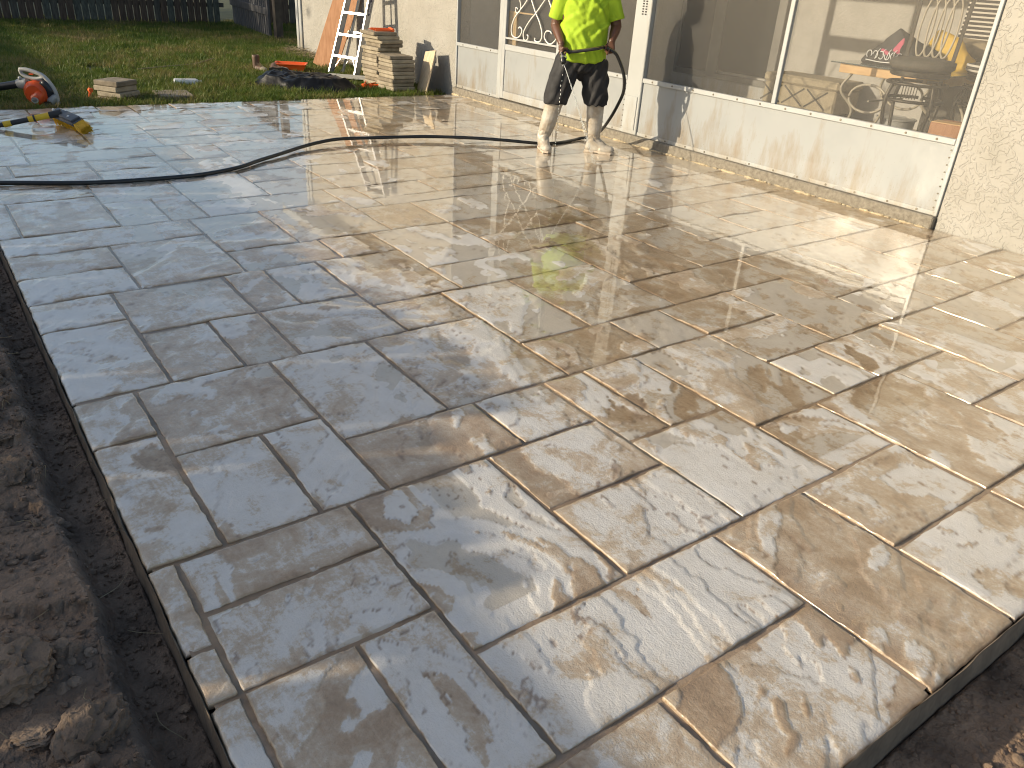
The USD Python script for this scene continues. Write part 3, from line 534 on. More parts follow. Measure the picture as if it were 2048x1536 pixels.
man = thing('person', 'person in neon yellow T-shirt, black shorts and white rubber boots hosing the patio', 'person')
# joints
hipR, hipL = mp(-.115, .0, .74), mp(.115, .0, .74)                    # his right is on the left of the picture
kneeR, kneeL = A([4.695, 5.72, .47]), A([5.03, 5.555, .46])
ankR, ankL = A([4.675, 5.825, .09]), A([5.055, 5.56, .09])
toeR, toeL = A([4.60, 5.66, .035]), A([5.185, 5.36, .035])
shR, shL = mp(-.205, -.01, 1.325), mp(.205, -.01, 1.325)
elR, elL = A([4.728, 5.838, 1.055]), A([5.140, 5.512, 1.075])
wrR, wrL = A([4.672, 5.675, .925]), A([5.048, 5.452, .965])
hand_r, hand_l = A([4.663, 5.625, .875]), A([5.012, 5.415, .905])
neck, head = mp(0, .02, 1.40), mp(.0, .095, 1.535)
noz_a, noz_b = A([4.648, 5.632, .868]), A([4.628, 5.572, .782])        # handle and head of the nozzle
GRIP = A([4.715, 5.592, .856])                                           # where the hose meets the nozzle
parts = [chain((hipR, .08), (kneeR, .055), (ankR, .042)), chain((hipL, .08), (kneeL, .055), (ankL, .042)), chain((ankR, .04), (ankR + (toeR - ankR) * .5, .03)), chain((ankL, .04), (ankL + (toeL - ankL) * .4, .03)),
         m3.Manifold.batch_hull([sph(mp(-.08, 0, .78), .09), sph(mp(.08, 0, .78), .09), sph(mp(-.09, 0, 1.0), .1), sph(mp(.09, 0, 1.0), .1)]),
         m3.Manifold.batch_hull([sph(mp(-.09, 0, 1.0), .1), sph(mp(.09, 0, 1.0), .1), sph(mp(-.08, 0, 1.22), .09), sph(mp(.08, 0, 1.22), .09), sph(shR, .05), sph(shL, .05)]),
         chain((shR, .062), (elR, .045), (wrR, .028)), chain((shL, .062), (elL, .045), (wrL, .028)), chain((mp(0, 0, 1.33), .075), (neck, .058), (head - Fw * .03 - Up * .05, .056))]
# forearm muscle
for e, w in ((elR, wrR), (elL, wrL)): parts.append(chain((e * .85 + w * .15, .045), (e * .6 + w * .4, .043), (w, .029)))
# head with a face, bent down
hd = Fw * .86 - Up * .5; hd /= np.linalg.norm(hd); hu = Up * .86 + Fw * .5; hu /= np.linalg.norm(hu)
def hp(l, f, u): return head + La * l + hd * f + hu * u
parts += [m3.Manifold.batch_hull([sph(hp(0, -.015, .03), .083), sph(hp(0, .02, .025), .074)]), m3.Manifold.batch_hull([sph(hp(0, .02, .0), .07), sph(hp(0, .05, -.075), .036), sph(hp(.03, .03, -.05), .035), sph(hp(-.03, .03, -.05), .035)]),
          chain((hp(0, .088, .012), .010), (hp(0, .108, -.022), .014)), chain((hp(-.022, .082, -.055), .009), (hp(0, .09, -.053), .011), (hp(.022, .082, -.055), .009)), chain((hp(-.03, .078, .025), .012), (hp(.03, .078, .025), .012))]
for s in (-1, 1): parts.append(m3.Manifold.batch_hull([sph(hp(s * .082, -.01, .02), .012), sph(hp(s * .088, -.02, -.01), .012)]))
def hand(wr, c, side, axis, palm_n):
    """palm and four curled fingers round a bar of direction 'axis', thumb from the side of the palm"""
    out = []; d = c - wr; d /= np.linalg.norm(d); ax = axis / np.linalg.norm(axis); n = palm_n - ax * (palm_n @ ax); n /= np.linalg.norm(n); t = np.cross(ax, n)
    base = c - n * .030
    kn = [base + ax * o for o in (-.030, -.010, .010, .029)]
    out.append(m3.Manifold.batch_hull([sph(wr, .026), sph(kn[0] - t * .01, .015), sph(kn[3] - t * .01, .015), sph(kn[1], .016), sph(kn[2], .016)]))
    for i, (k, l) in enumerate(zip(kn, (.9, 1.05, 1.0, .78))):
        a, b, e = k + t * .026 * l + n * .006, c + t * .030 * l + n * .022, c + n * .034 * l - t * .004
        out.append(chain((k, .0105), (a, .0100), (b, .0092), (e, .0082)))
    th = base + ax * side * .036 - t * .012
    out.append(chain((wr + (base - wr) * .5 + ax * side * .018, .015), (th, .0125), (th + n * .030 + t * .002, .0105), (th + n * .050 + t * .016 - ax * side * .006, .009)))
    return out
parts += hand(wrR, hand_r, 1, noz_b - noz_a + A([0, 0, -.02]), Fw * .6 + Up * .1 + La * .5)
HA, HB = A([4.985, 5.468, .912]), A([5.045, 5.405, .882])               # the hose through his left hand
parts += hand(wrL, (HA + HB) / 2, -1, HB - HA, Fw * .9 - Up * .3)
body_m = smoothed(union(parts), .011, 6)
body = obj('body', body_m, 'skin', man, smooth=True)
for s in (-1, 1): obj('eye', ball(hp(s * .031, .072, .006), .012), 'eye_white', man, smooth=True)
cap = m3.Manifold.batch_hull([sph(hp(0, -.022, .040), .088), sph(hp(0, .012, .045), .078)]).trim_by_plane([*(hu * .8 - hd * .6)], float((hu * .8 - hd * .6) @ hp(0, .02, .035)))
obj('hair', smoothed(cap, .015, 4), 'hair', man, smooth=True)
# T-shirt with folds
def E(l, f, zz, a, b): return m3.Manifold.sphere(1.0, 28).scale([a, b, .045]).rotate([0, 0, math.degrees(math.atan2(La[1], La[0]))]).translate([float(v) for v in mp(l, f, zz)])
torso = [E(0, .015, .80, .212, .150), E(0, .02, .95, .205, .145), E(0, .012, 1.10, .205, .142), E(0, .005, 1.22, .212, .140), E(0, -.005, 1.32, .185, .10), E(0, -.01, 1.375, .095, .075)]
shirt = [m3.Manifold.batch_hull([a, b]) for a, b in zip(torso[:-1], torso[1:])]
for s, e, k in ((shR, elR, -1), (shL, elL, 1)):
    d = e - s; tip = s + d * .74 + La * k * .004
    shirt.append(m3.Manifold.batch_hull([sph(s - Up * .005, .070), sph(tip, .076), sph(s * .7 + mp(0, 0, 1.3) * .3, .072)]).trim_by_plane([float(v) for v in -d / np.linalg.norm(d)], float((-d / np.linalg.norm(d)) @ (s + d * .80))))
sm = union(shirt).trim_by_plane([0, 0, 1.0], .775)
st_ = smoothed(sm, .014, 8); v = st_.vertices; n_ = st_.vertex_normals; u_ = (v - C0) @ La; f_ = (v - C0) @ Fw
r = np.random.default_rng(44); disp = .010 * (fb(u_, v[:, 2], 7, 3, 84) - .5)
for k in range(22):
    u0, z0, an_ = r.uniform(-.22, .22), r.uniform(.80, 1.34), r.choice([-1, 1]) * r.uniform(.5, 1.25); ln = r.uniform(.09, .2)
    du, dz_ = u_ - u0, v[:, 2] - z0; al, ac = du * math.cos(an_) + dz_ * math.sin(an_), -du * math.sin(an_) + dz_ * math.cos(an_) + 1.2 * (du * math.cos(an_) + dz_ * math.sin(an_)) ** 2
    disp = disp + r.uniform(.006, .013) * np.exp(-(ac / .019) ** 2) * np.exp(-(al / ln) ** 2) - .005 * np.exp(-((ac - .026) / .016) ** 2) * np.exp(-(al / ln) ** 2)
st_.vertices = v + n_ * disp[:, None]
obj('shirt', st_, 'shirt_neon', man, smooth=True)
# shorts
sh = [m3.Manifold.batch_hull([E(0, .0, .86, .185, .135), E(0, -.005, .72, .19, .14)]), m3.Manifold.batch_hull([E(0, -.005, .74, .17, .13), sph(mp(0, 0, .675), .06)])]
for h, k, off in ((hipR, kneeR, A([.0, .0, -.012])), (hipL, kneeL, A([0, 0, -.018]))):
    sh.append(m3.Manifold.batch_hull([sph(h + Up * .02, .12), sph(h * .4 + k * .6, .118), sph(k + off, .112)]))
so = union(sh).trim_by_plane([0, 0, 1.0], .425); so = smoothed(so, .014, 8); v = so.vertices; n_ = so.vertex_normals; u_ = (v - C0) @ La
so.vertices = v + n_ * (.012 * np.sin((v[:, 2] * .9 - u_ * 2.0 + .25 * fb(u_, v[:, 2], 5, 2, 85)) * 40) * fb(u_, v[:, 2], 7, 2, 86) + .03 * (fb(u_, v[:, 2], 8, 3, 87) - .5))[:, None]
obj('shorts', so, 'black_cloth', man, smooth=True)
# knee-high rubber boots with ribbed shafts, heel and sole
def boot(kn, an, toe, heel_d):
    d = toe - an; d[2] = 0; d /= np.linalg.norm(d); top = an + (kn - an) * .93; w = np.cross(Up, d)
    ms = [m3.Manifold.batch_hull([sph(top, .080), sph(an * .5 + top * .5, .073)]), m3.Manifold.batch_hull([sph(an * .5 + top * .5, .073), sph(an + Up * .03, .058)]),
          m3.Manifold.batch_hull([sph(an + Up * .03, .057), sph(an - d * .034 - Up * .045, .040)]),
          m3.Manifold.batch_hull([sph(an + Up * .02, .055), sph(an + d * .10 - Up * .03, .040), sph(an - Up * .045, .038)]),
          m3.Manifold.batch_hull([sph(an + d * .09 - Up * .035, .041), sph(an + d * .165 - Up * .048, .036), sph(an + d * .17 - Up * .05 + w * .012, .033), sph(an + d * .09 - Up * .05 - w * .012, .037)])]
    m = union(ms).trim_by_plane([0, 0, 1.0], .012); b = smoothed(m, .010, 5); v = b.vertices; t = ((v - an) @ (top - an)) / ((top - an) @ (top - an))
    for k_, tt in enumerate((.10, .17, .24)): b.vertices = b.vertices - b.vertex_normals * (.0055 * np.exp(-((t - tt - .05 * np.sin(3 * np.arctan2((v - an) @ w, (v - an) @ d) + k_)) / .022) ** 2))[:, None]
    for tt in (.55, .78, .97): b.vertices = b.vertices + b.vertex_normals * (.004 * np.exp(-((t - tt) / .012) ** 2))[:, None]
    p = obj('boot', b, 'rubber_boot', man, smooth=True)
    zt = .026; out = []
    for a, r in ((-.055, .034), (-.03, .040), (.03, .036), (.085, .043), (.14, .044), (.185, .036)): out.append((a, r))
    poly = [an + d * a + w * r for a, r in out] + [an + d * (.212)] + [an + d * a - w * r for a, r in out[::-1]] + [an - d * .075]
    pp = Polygon([(q[0], q[1]) for q in poly]).buffer(.004)
    obj('sole', prism(pp, .010, zt), 'boot_sole', p, smooth=False)
    hl = Polygon([(q[0], q[1]) for q in [an - d * .075 + w * .03, an + d * .015 + w * .036, an + d * .015 - w * .036, an - d * .075 - w * .03]]).buffer(.003)
    obj('heel', prism(hl, -.004, .0095), 'boot_sole', p, smooth=False)
    ft = Polygon([(q[0], q[1]) for q in [an + d * .07 + w * .04, an + d * .18 + w * .036, an + d * .18 - w * .036, an + d * .07 - w * .04]]).buffer(.004)
    obj('tread', prism(ft, -.004, .0095), 'boot_sole', p, smooth=False)
boot(kneeR, ankR, toeR, 0); boot(kneeL, ankL, toeL, 0)

# hose: from the nozzle through the left hand, round to the ground, behind the boots and across the patio
HP = [GRIP + A([-.012, .006, .006]), A([4.765, 5.515, .880]), A([4.865, 5.415, .910]), HA, HB, A([5.10, 5.39, .82]), A([5.15, 5.36, .70]), A([5.19, 5.38, .56]), A([5.22, 5.47, .42]), A([5.28, 5.62, .27]), A([5.36, 5.80, .14]), A([5.40, 5.97, .05]),
      A([5.33, 6.06, .018]), A([5.18, 6.02, .014]), A([5.00, 5.97, .015]), A([4.80, 5.97, .018]), A([4.62, 6.04, .03]), A([4.44, 6.14, .04]), A([4.20, 6.29, .045]), A([3.83, 6.50, .04]), A([3.31, 6.60, .04]), A([3.02, 6.61, .045]), A([2.81, 6.56, .04]),
      A([2.59, 6.46, .03]), A([2.35, 6.30, .024]), A([2.13, 6.155, .02]), A([1.92, 6.0, .017]), A([1.71, 5.912, .014]), A([1.52, 5.872, .013]), A([1.28, 5.87, .013]), A([1.06, 5.88, .013]), A([.85, 5.918, .013]), A([.65, 5.988, .013]), A([.38, 6.10, .013]), A([.15, 6.22, .0]), A([-.3, 6.45, -.03]), A([-1.2, 6.9, -.04])]
hose = thing('garden_hose', 'long black garden hose held by the person and trailing left across the patio', 'hose')
hs = spline(HP, 9)
obj('tube', tube(hs, .0145, 14), 'hose_rubber', hose, smooth=True)
tt = np.gradient(hs, axis=0); tt /= np.linalg.norm(tt, axis=1, keepdims=True); sd = np.cross(tt, [0, 0, 1.0]); sd /= np.linalg.norm(sd, axis=1, keepdims=True) + 1e-9
up2 = np.cross(sd, tt); obj('stripe', tube(hs + up2 * .0088 + sd * .0085 , .0032, 6), 'hose_stripe', hose, smooth=True)
nz = UsdGeom.Xform.Define(stage, '/World/garden_hose/nozzle').GetPrim(); dn = noz_b - noz_a; dn /= np.linalg.norm(dn)
obj('grip', tube(spline([GRIP, GRIP * .5 + noz_a * .5 + Up * .012, noz_a, noz_a + dn * .05], 5), .0165, 12), 'nozzle_black', nz, smooth=30)
obj('collar', tube([noz_a + dn * .045, noz_a + dn * .06, noz_a + dn * .066], [.016, .019, .016], 14), 'nozzle_metal', nz, smooth=30)
obj('spray_head', tube([noz_a + dn * .066, noz_a + dn * .072, noz_a + dn * .098, noz_a + dn * .112], [.019, .026, .027, .02], 16), 'nozzle_black', nz, smooth=30)
obj('trigger', bar(noz_a + La * .02 + Fw * .01, noz_a + dn * .07 + La * .03 + Fw * .012, .008, .006), 'nozzle_metal', nz, smooth=False)
# the jet of water and the drops that fall from the nozzle
MATS['spray'] = usdkit.material(stage, '/World/Looks/spray_water', {'p': ('principled_bsdf', {'base_color': (.85, .88, .86), 'roughness': .12, 'transmission_weight': .35, 'ior': 1.33})}, surface='p.BSDF')
P0 = noz_a + dn * .113; V0 = A([.10, -.42, -.70]); V0 /= np.linalg.norm(V0); r = np.random.default_rng(91); dr = []
for k in range(1500):
    t = .02 + .85 * r.random() ** 1.5; s = .035 * t; c = P0 + V0 * t + A([0, 0, -.12 * t * t]) + r.normal(0, 1, 3) * s * .35
    if c[2] < .01: continue
    m = trimesh.creation.icosahedron(); m.vertices = m.vertices * r.uniform(.0007, .0021) * (1, 1, r.uniform(1, 2.5)); m.apply_translation(c); dr.append(m)
for k in range(26):
    zz = .012 + (P0[2] - .03) * (1 - (k / 26) ** .7); m = trimesh.creation.icosphere(1, r.uniform(.002, .0042)); m.vertices = m.vertices * (1, 1, 1.4 + (k < 9) * 1.2); m.apply_translation(P0 + A([-.006, -.002, zz - P0[2]]) + r.normal(0, .003, 3) * (1, 1, 0)); dr.append(m)
obj('water_spray', dr, 'spray', None, smooth=True, label='thin spray of water and falling drops below the hose nozzle', cat='water', kind='stuff')

# ---------------------------------------------------------------- things on the lawn
M('concrete_paver', (.36, .31, .225), (.22, .185, .13), 9, .9, .004, 70, detail=8)
M('concrete_paver_dark', (.27, .225, .16), (.14, .115, .08), 9, .9, .004, 70, detail=8)
M('orange_plastic', (.80, .13, .02), (.72, .105, .015), 5, .4)
M('orange_body', (.62, .085, .015), (.50, .06, .012), 6, .35)
M('grey_plastic', (.36, .36, .34), (.30, .30, .285), 6, .45)
M('black_plastic', (.016, .017, .019), (.011, .011, .012), 6, .4)
M('slate_plastic', (.055, .062, .075), (.04, .046, .056), 6, .45)
M('yellow_paint', (.62, .42, .02), (.52, .34, .015), 6, .45)
M('bristle', (.70, .44, .015), (.55, .32, .01), 30, .6)
M('aluminium', (.42, .42, .42), (.34, .34, .34), 6, .38, metallic=.55, stretch=(4, 4, 1))
M('sticker_dark', (.045, .04, .08), None, 5, .4)
M('white_paint', (.75, .75, .74), None, 5, .4)
M('redwood', (.42, .20, .085), (.30, .135, .055), 5, .65, .001, 40, stretch=(7, 7, .7))
M('plywood', (.55, .44, .30), (.42, .33, .21), 7, .75, .001, 50, stretch=(5, 5, 1))
M('tarp', (.006, .0062, .007), (.004, .0042, .005), 5, .42, .002, 50, spec=.22)
M('grey_board', (.42, .41, .36), (.30, .29, .25), 7, .8)
M('boot_leather', (.13, .075, .045), (.07, .04, .025), 12, .6, .001, 60)
M('boot_toe', (.30, .26, .20), (.2, .17, .13), 12, .7)
M('dark_sole', (.02, .018, .016), None, 12, .7)
GZ = -.045
def paver(lx, ly, t, seed):
    m = box((-lx / 2, -ly / 2, 0), (lx / 2, ly / 2, t), .008).subdivide_to_size(.05); v = m.vertices; r = np.random.default_rng(seed)
    m.vertices = v + (meshkit.noise(v * 22 + seed * 3.3)[:, None] - .5) * (.007, .007, .004); return m
def stack(name_label, cx, cy, rz, lx, ly, t, offs, group):
    zz = GZ
    for i, (dx, dy, dr) in enumerate(offs):
        lab = name_label(i, len(offs)); o = thing('paver', lab, 'paver', (cx + dx, cy + dy, zz), rz + dr, group)
        obj('slab', paver(lx, ly, t - .003, 100 + i + int(cx * 100)), 'concrete_paver' if (i * 7 + int(cx * 10)) % 3 else 'concrete_paver_dark', o, smooth=30); zz += t
    return zz
ORD = ['bottom', 'second', 'third', 'fourth', 'fifth', 'sixth', 'seventh', 'eighth', 'ninth', 'tenth', 'eleventh', 'twelfth', 'thirteenth', 'fourteenth', 'fifteenth', 'sixteenth']
def lab(s): return lambda i, n: f'{"topmost" if i == n - 1 else ORD[i]} paver {"" if i == 0 or i == n - 1 else "up "}in the {s}'
r = np.random.default_rng(33)
stack(lab('low stack at the patio edge near the leaf blower'), 1.845, 9.585, 36, .30, .30, .055, [(0, 0, 0), (.012, -.006, 2), (-.012, .004, -1), (-.004, -.004, 1)], 'pavers of the low stack')
stack(lab('shorter stack in front by the stucco wall'), 5.19, 9.60, 3, .335, .36, .0455, [(r.normal(0, .013), r.normal(0, .011), r.normal(0, 2.2)) for _ in range(10)], 'pavers of the front stack')
TOP2 = stack(lab('taller leaning stack behind by the stucco wall'), 5.215, 10.05, 3, .335, .40, .0465, [(r.normal(0, .012), r.normal(0, .012), r.normal(0, 2.2)) for _ in range(11)] + [(.035, -.03, -2), (.02, -.045, 4), (-.02, -.035, 1), (-.045, -.02, -3)], 'pavers of the tall stack')
o = thing('paver', 'single flat paver lying alone in the grass at the patio edge', 'paver', (2.43, 9.66, GZ + .012), -4); obj('slab', paver(.36, .44, .045, 777), 'concrete_paver_dark', o, smooth=30)
def stake(loc, rz, ry, label, group, l=.30, rx=0):
    o = thing('stake', label, 'stake', loc, rz, group)
    m = m3.Manifold.batch_hull([m3.Manifold.cube([.004, .004, .004], True).translate([-l, 0, 0]), m3.Manifold.cube([.03, .03, .012], True)])
    m2 = join([m, box((-l * .9, -.004, -.012), (0, .004, .012), .001)]); obj('shaft', moved(m2, (0, 0, 0), 0, rx, ry), 'orange_plastic', o, smooth=False)
    obj('hook', moved(join([cyl((0, -.02, 0), (0, .02, 0), .022, 12), box((.0, -.010, -.02), (.022, .010, .02), .003)]), (0, 0, 0), 0, rx, ry), 'orange_plastic', o, smooth=30)
tz = TOP2 + .018
for k, (dy, rz_, lb, dz) in enumerate(((-.145, 4, 'nearest orange plastic stake on top of the tall paver stack', 0), (-.105, -5, 'second orange plastic stake on top of the tall paver stack', .002), (-.06, -10, 'third orange plastic stake on top of the tall paver stack', .004), (-.02, -13, 'farthest orange plastic stake on top of the tall paver stack', .004))):
    stake((5.30 + .01 * k, 10.03 + dy, tz + dz), rz_ + 3, 0, lb, 'orange stakes on the tall stack', .29)
for k, (x_, y_, rz_, lb) in enumerate(((4.86, 9.88, 190, 'orange plastic stake lying in the grass beside the black tarp'), (4.93, 9.80, 150, 'orange stake lying across the others in front of the grey board'), (4.80, 9.74, 235, 'orange stake in the grass nearest the patio edge'), (4.66, 9.95, 20, 'orange stake half under the black tarp'))):
    stake((x_, y_, GZ + .05 + .012 * k), rz_, 6, lb, 'orange stakes in the grass', .24)
stake((1.60, 9.66, GZ + .105), 10, -75, 'orange stake standing behind the low paver stack', None, .10)
# leaning offcut of board
o = thing('plywood_offcut', 'short plywood offcut leaning against the stucco wall beside the paver stacks', 'board')
obj('sheet', bar((5.43, 9.36, GZ), (5.61, 9.43, .47), .28, .018, up=(1, 0, .3)), 'plywood', o, smooth=False)
# stepladder, folded and leaning on the wall
FL, FR = A([5.03, 11.26, GZ]), A([5.19, 10.77, GZ]); SD = (FR - FL) / np.linalg.norm(FR - FL); LU = A([.26, -.05, 1.0]); LU /= np.linalg.norm(LU); LN = np.cross(SD, LU); LN = LN if LN[0] > 0 else -LN
lad = thing('stepladder', 'folded aluminium stepladder leaning against the stucco wall', 'ladder')
def lp(s, u, n=0): return FL + (FR - FL) * s + SD * 0 + LU * u + LN * n
HT = 1.85
def taper(s, u): return .5 + (s - .5) * (1 - .28 * u / HT)
for s in (0, 1):
    obj('front_rail', [bar(lp(s, 0), lp(taper(s, HT), HT), .020, .096, up=LN), bar(lp(s, 0) - LN * .049, lp(taper(s, HT), HT) - LN * .049, .030, .004, up=LN)], 'aluminium', lad, smooth=False)
    obj('rear_rail', bar(lp(.5 + (s - .5) * .60, .02, .125), lp(.5 + (s - .5) * .45, HT, .11), .028, .03, up=LN), 'aluminium', lad, smooth=False)
    obj('foot', box(lp(s, 0) - .035, lp(s, 0) + (.035, .035, .02)), 'black_plastic', lad, smooth=False)
for k in range(6):
    u = .29 + .29 * k; a, b = lp(taper(.03, u), u), lp(taper(.97, u), u)
    obj('step', [bar(a, b, .088, .006, up=LU), bar(a - LN * .042 - LU * .016, b - LN * .042 - LU * .016, .006, .036, up=LU)], 'aluminium', lad, smooth=False)
    if k % 2: obj('rear_bar', bar(lp(.5 - .40, u + .05, .11), lp(.5 + .40, u + .05, .11), .012, .03, up=LU), 'aluminium', lad, smooth=False)
for s, q in ((0, .30), (1, .70)): obj('brace', bar(lp(s, .05) , lp(q, .28), .014, .004, up=LN), 'aluminium', lad, smooth=False)
for s, q in ((.1, .4), (.9, .6)): obj('brace', bar(lp(s, .05, .11), lp(q, .30, .11), .012, .004, up=LN), 'aluminium', lad, smooth=False)
obj('cap', bar(lp(.12, HT), lp(.88, HT), .13, .05, up=LU), 'grey_plastic', lad, smooth=False)
th = np.linspace(0, 2 * np.pi, 24, endpoint=False)
el = prism([(.026 * math.cos(a), .115 * math.sin(a)) for a in th], 0, .0015); T = np.eye(4); T[:3, 0], T[:3, 1], T[:3, 2] = LN, LU, np.cross(LN, LU)
if T[:3, 2] @ SD < 0: T[:3, 0] *= -1; T[:3, 2] = np.cross(T[:3, 0], T[:3, 1])
T[:3, 3] = lp(taper(1, .95), .95) + SD * .0125; el.apply_transform(T); stc = obj('sticker', el, 'sticker_dark', lad, smooth=False)
tx = meshkit.text_mesh('WERNER', .026, .001, bold=True); tx.apply_translation((-tx.bounds[1][0] / 2, -.013, 0)); tx.apply_transform(trimesh.transformations.rotation_matrix(math.pi / 2, (0, 0, 1))); tx.apply_translation((0, 0, .0018)); tx.apply_transform(T)
obj('lettering', tx, 'white_paint', stc, smooth=False)
# brown board leaning beside the ladder
o = thing('plank', 'reddish brown plank leaning against the wall behind the stepladder', 'board'); obj('board', bar((5.26, 11.99, GZ), (5.68, 11.74, 1.25), .40, .02, up=tuple(np.cross(A([.42, -.25, 1.3]), A([.6, -.8, 0])))), 'redwood', o, smooth=False)
# hose bib on the wall
o = thing('hose_bib', 'small dark hose tap on the stucco wall beside the leaning plank', 'tap', (5.76, 12.05, .42))
obj('pipe', tube([(0, 0, 0), (-.05, 0, 0), (-.07, 0, -.015), (-.075, 0, -.06)], .012, 10), 'black_plastic', o); obj('handle', cyl((-.045, 0, .02), (-.045, 0, .03), .03, 12), 'black_plastic', o)
# tarp: a crumpled black sheet
def tarp_z(X, Y):
    u, v = X, Y; ridg = lambda f, s: 1 - np.abs(2 * fb(u + .25 * fb(u, v, 3, 2, s + 1), v, f, 3, s) - 1)
    return GZ + .025 + .17 * np.clip(ridg(2.6, 95) - .5, 0, 1) + .10 * np.clip(ridg(5, 97) - .5, 0, 1) + .03 * fb(u, v, 12, 3, 98)
g0 = grid(np.linspace(0, 1, 90), np.linspace(0, 1, 90)); U, V_ = g0.vertices[:, 0], g0.vertices[:, 1]
c00, c10, c01, c11 = A([3.52, 10.35]), A([4.72, 9.62]), A([3.86, 10.95]), A([4.86, 10.72]); c00 = A([3.48, 10.42])
XY = (c00[None] * ((1 - U) * (1 - V_))[:, None] + c10[None] * (U * (1 - V_))[:, None] + c01[None] * ((1 - U) * V_)[:, None] + c11[None] * (U * V_)[:, None])
XY += np.c_[-.10 * np.sin(np.pi * U) * (1 - V_) * 0, -.42 * np.sin(np.pi * U) ** 1.0 * (1 - V_)] + np.c_[.14 * (fb(U * 3, V_ * 3, 1.7, 3, 99) - .5), .14 * (fb(U * 3, V_ * 3, 1.7, 3, 100) - .5)]
Z = tarp_z(XY[:, 0], XY[:, 1]); rim = np.minimum(np.minimum(U, 1 - U), np.minimum(V_, 1 - V_)); Z = GZ + .012 + (Z - GZ - .012) * np.clip(rim / .16, .0, 1)
g0.vertices = np.c_[XY, Z]; o = thing('tarp', 'crumpled black plastic tarp lying in the grass at the patio edge', 'tarp'); obj('sheet', g0, 'tarp', o, smooth=True)
o = thing('flat_board', 'long pale grey board lying flat beside the black tarp', 'board', (5.02, 10.52, GZ + .06), -42); obj('board', box((-.36, -.14, 0), (.36, .14, .022)), 'grey_board', o, smooth=False)
o = thing('flat_board', 'short pale board poking out behind the black tarp', 'board', (4.34, 10.98, GZ + .05), -38); obj('board', box((-.24, -.09, 0), (.24, .09, .02)), 'grey_board', o, smooth=False)
# orange tray
o = thing('tray', 'open orange plastic tray standing in the grass behind the black tarp', 'tray', (4.56, 11.55, GZ), -28)
def tray_poly(h, w, l): return [(-l, -w, h), (l, -w, h), (l, w, h), (-l, w, h)]
ov = A(tray_poly(.0, .11, .16) + tray_poly(.13, .155, .215) + tray_poly(.13, .135, .195) + tray_poly(.012, .10, .15)); q = []
for a, b in ((0, 4), (4, 8), (8, 12)):
    for i in range(4): q.append([a + i, a + (i + 1) % 4, b + (i + 1) % 4, b + i])
q += [[3, 2, 1, 0], [12, 13, 14, 15]]; q = A(q); obj('tub', trimesh.Trimesh(ov, np.vstack([q[:, [0, 1, 2]], q[:, [0, 2, 3]]]), process=False), 'orange_plastic', o, smooth=False)
rimp = [(-.215, -.155), (.215, -.155), (.215, .155), (-.215, .155)]
obj('rim', [bar((*rimp[i], .131), (*rimp[(i + 1) % 4], .131), .022, .012) for i in range(4)], 'orange_plastic', o, smooth=False)
# pair of work boots
def work_boot(label, loc, rz, tip):
    o = thing('work_boot', label, 'boot', loc, rz, "pair of brown work boots"); R = dict(rx=tip)
    m = union([m3.Manifold.batch_hull([sph((0, 0, .06), .045), sph((0, 0, .20), .052)]), m3.Manifold.batch_hull([sph((0, 0, .055), .045), sph((.12, 0, .045), .042)]), m3.Manifold.batch_hull([sph((.11, 0, .045), .043), sph((.17, 0, .04), .038)])])
    m = m - m3.Manifold.batch_hull([sph((0, 0, .19), .042), sph((0, 0, .30), .045)]); obj('upper', moved(smoothed(m.trim_by_plane([0, 0, 1.0], .018), .015, 4), (0, 0, .0), 0, tip), 'boot_leather', o, smooth=True)
    obj('toe_cap', moved(tm(m3.Manifold.batch_hull([sph((.13, 0, .042), .045), sph((.175, 0, .038), .040)]).trim_by_plane([0, 0, 1.0], .018)), (0, 0, 0), 0, tip), 'boot_toe', o, smooth=True)
    obj('sole', moved(prism(Polygon([(-.05, -.03), (.0, -.045), (.06, -.036), (.14, -.05), (.2, -.03), (.215, 0), (.2, .03), (.14, .05), (.06, .036), (0, .045), (-.05, .03)]), 0, .019), (0, 0, 0), 0, tip), 'dark_sole', o, smooth=False)
    obj('laces', moved(join([bar((.03 + .02 * k, -.03, .125 - .014 * k), (.045 + .02 * k, .03, .12 - .014 * k), .006, .005) for k in range(5)]), (0, 0, .012), 0, tip), 'plywood', o, smooth=False)
work_boot('brown work boot standing upright in the grass beside the orange tray', (4.12, 11.72, GZ), -70, 0)
work_boot('brown work boot tipped over so its dark sole shows beside the orange tray', (4.22, 11.36, GZ + .06), -28, -80)
# white bottle and a stick
o = thing('bottle', 'white plastic bottle lying on its side in the grass', 'bottle', (2.84, 10.58, GZ + .045), -10)
pr = [(-.15, .012), (-.148, .03), (-.14, .036), (.10, .036), (.125, .028), (.135, .014), (.155, .014)]
obj('bottle_body', tube([(a, 0, 0) for a, _ in pr], [b for _, b in pr], 18), 'white_paint', o, smooth=30); obj('cap', cyl((.150, 0, 0), (.172, 0, 0), .0165, 14), 'white_paint', o, smooth=30)
o = thing('stick', 'long thin pale stick lying across the lawn', 'stick'); obj('branch', tube(spline([(2.55, 11.75, GZ + .05), (3.0, 11.95, GZ + .06), (3.45, 12.25, GZ + .055), (3.85, 12.75, GZ + .07)], 6), [.008] * 18 + [.005], 7), 'straw', o, smooth=True)
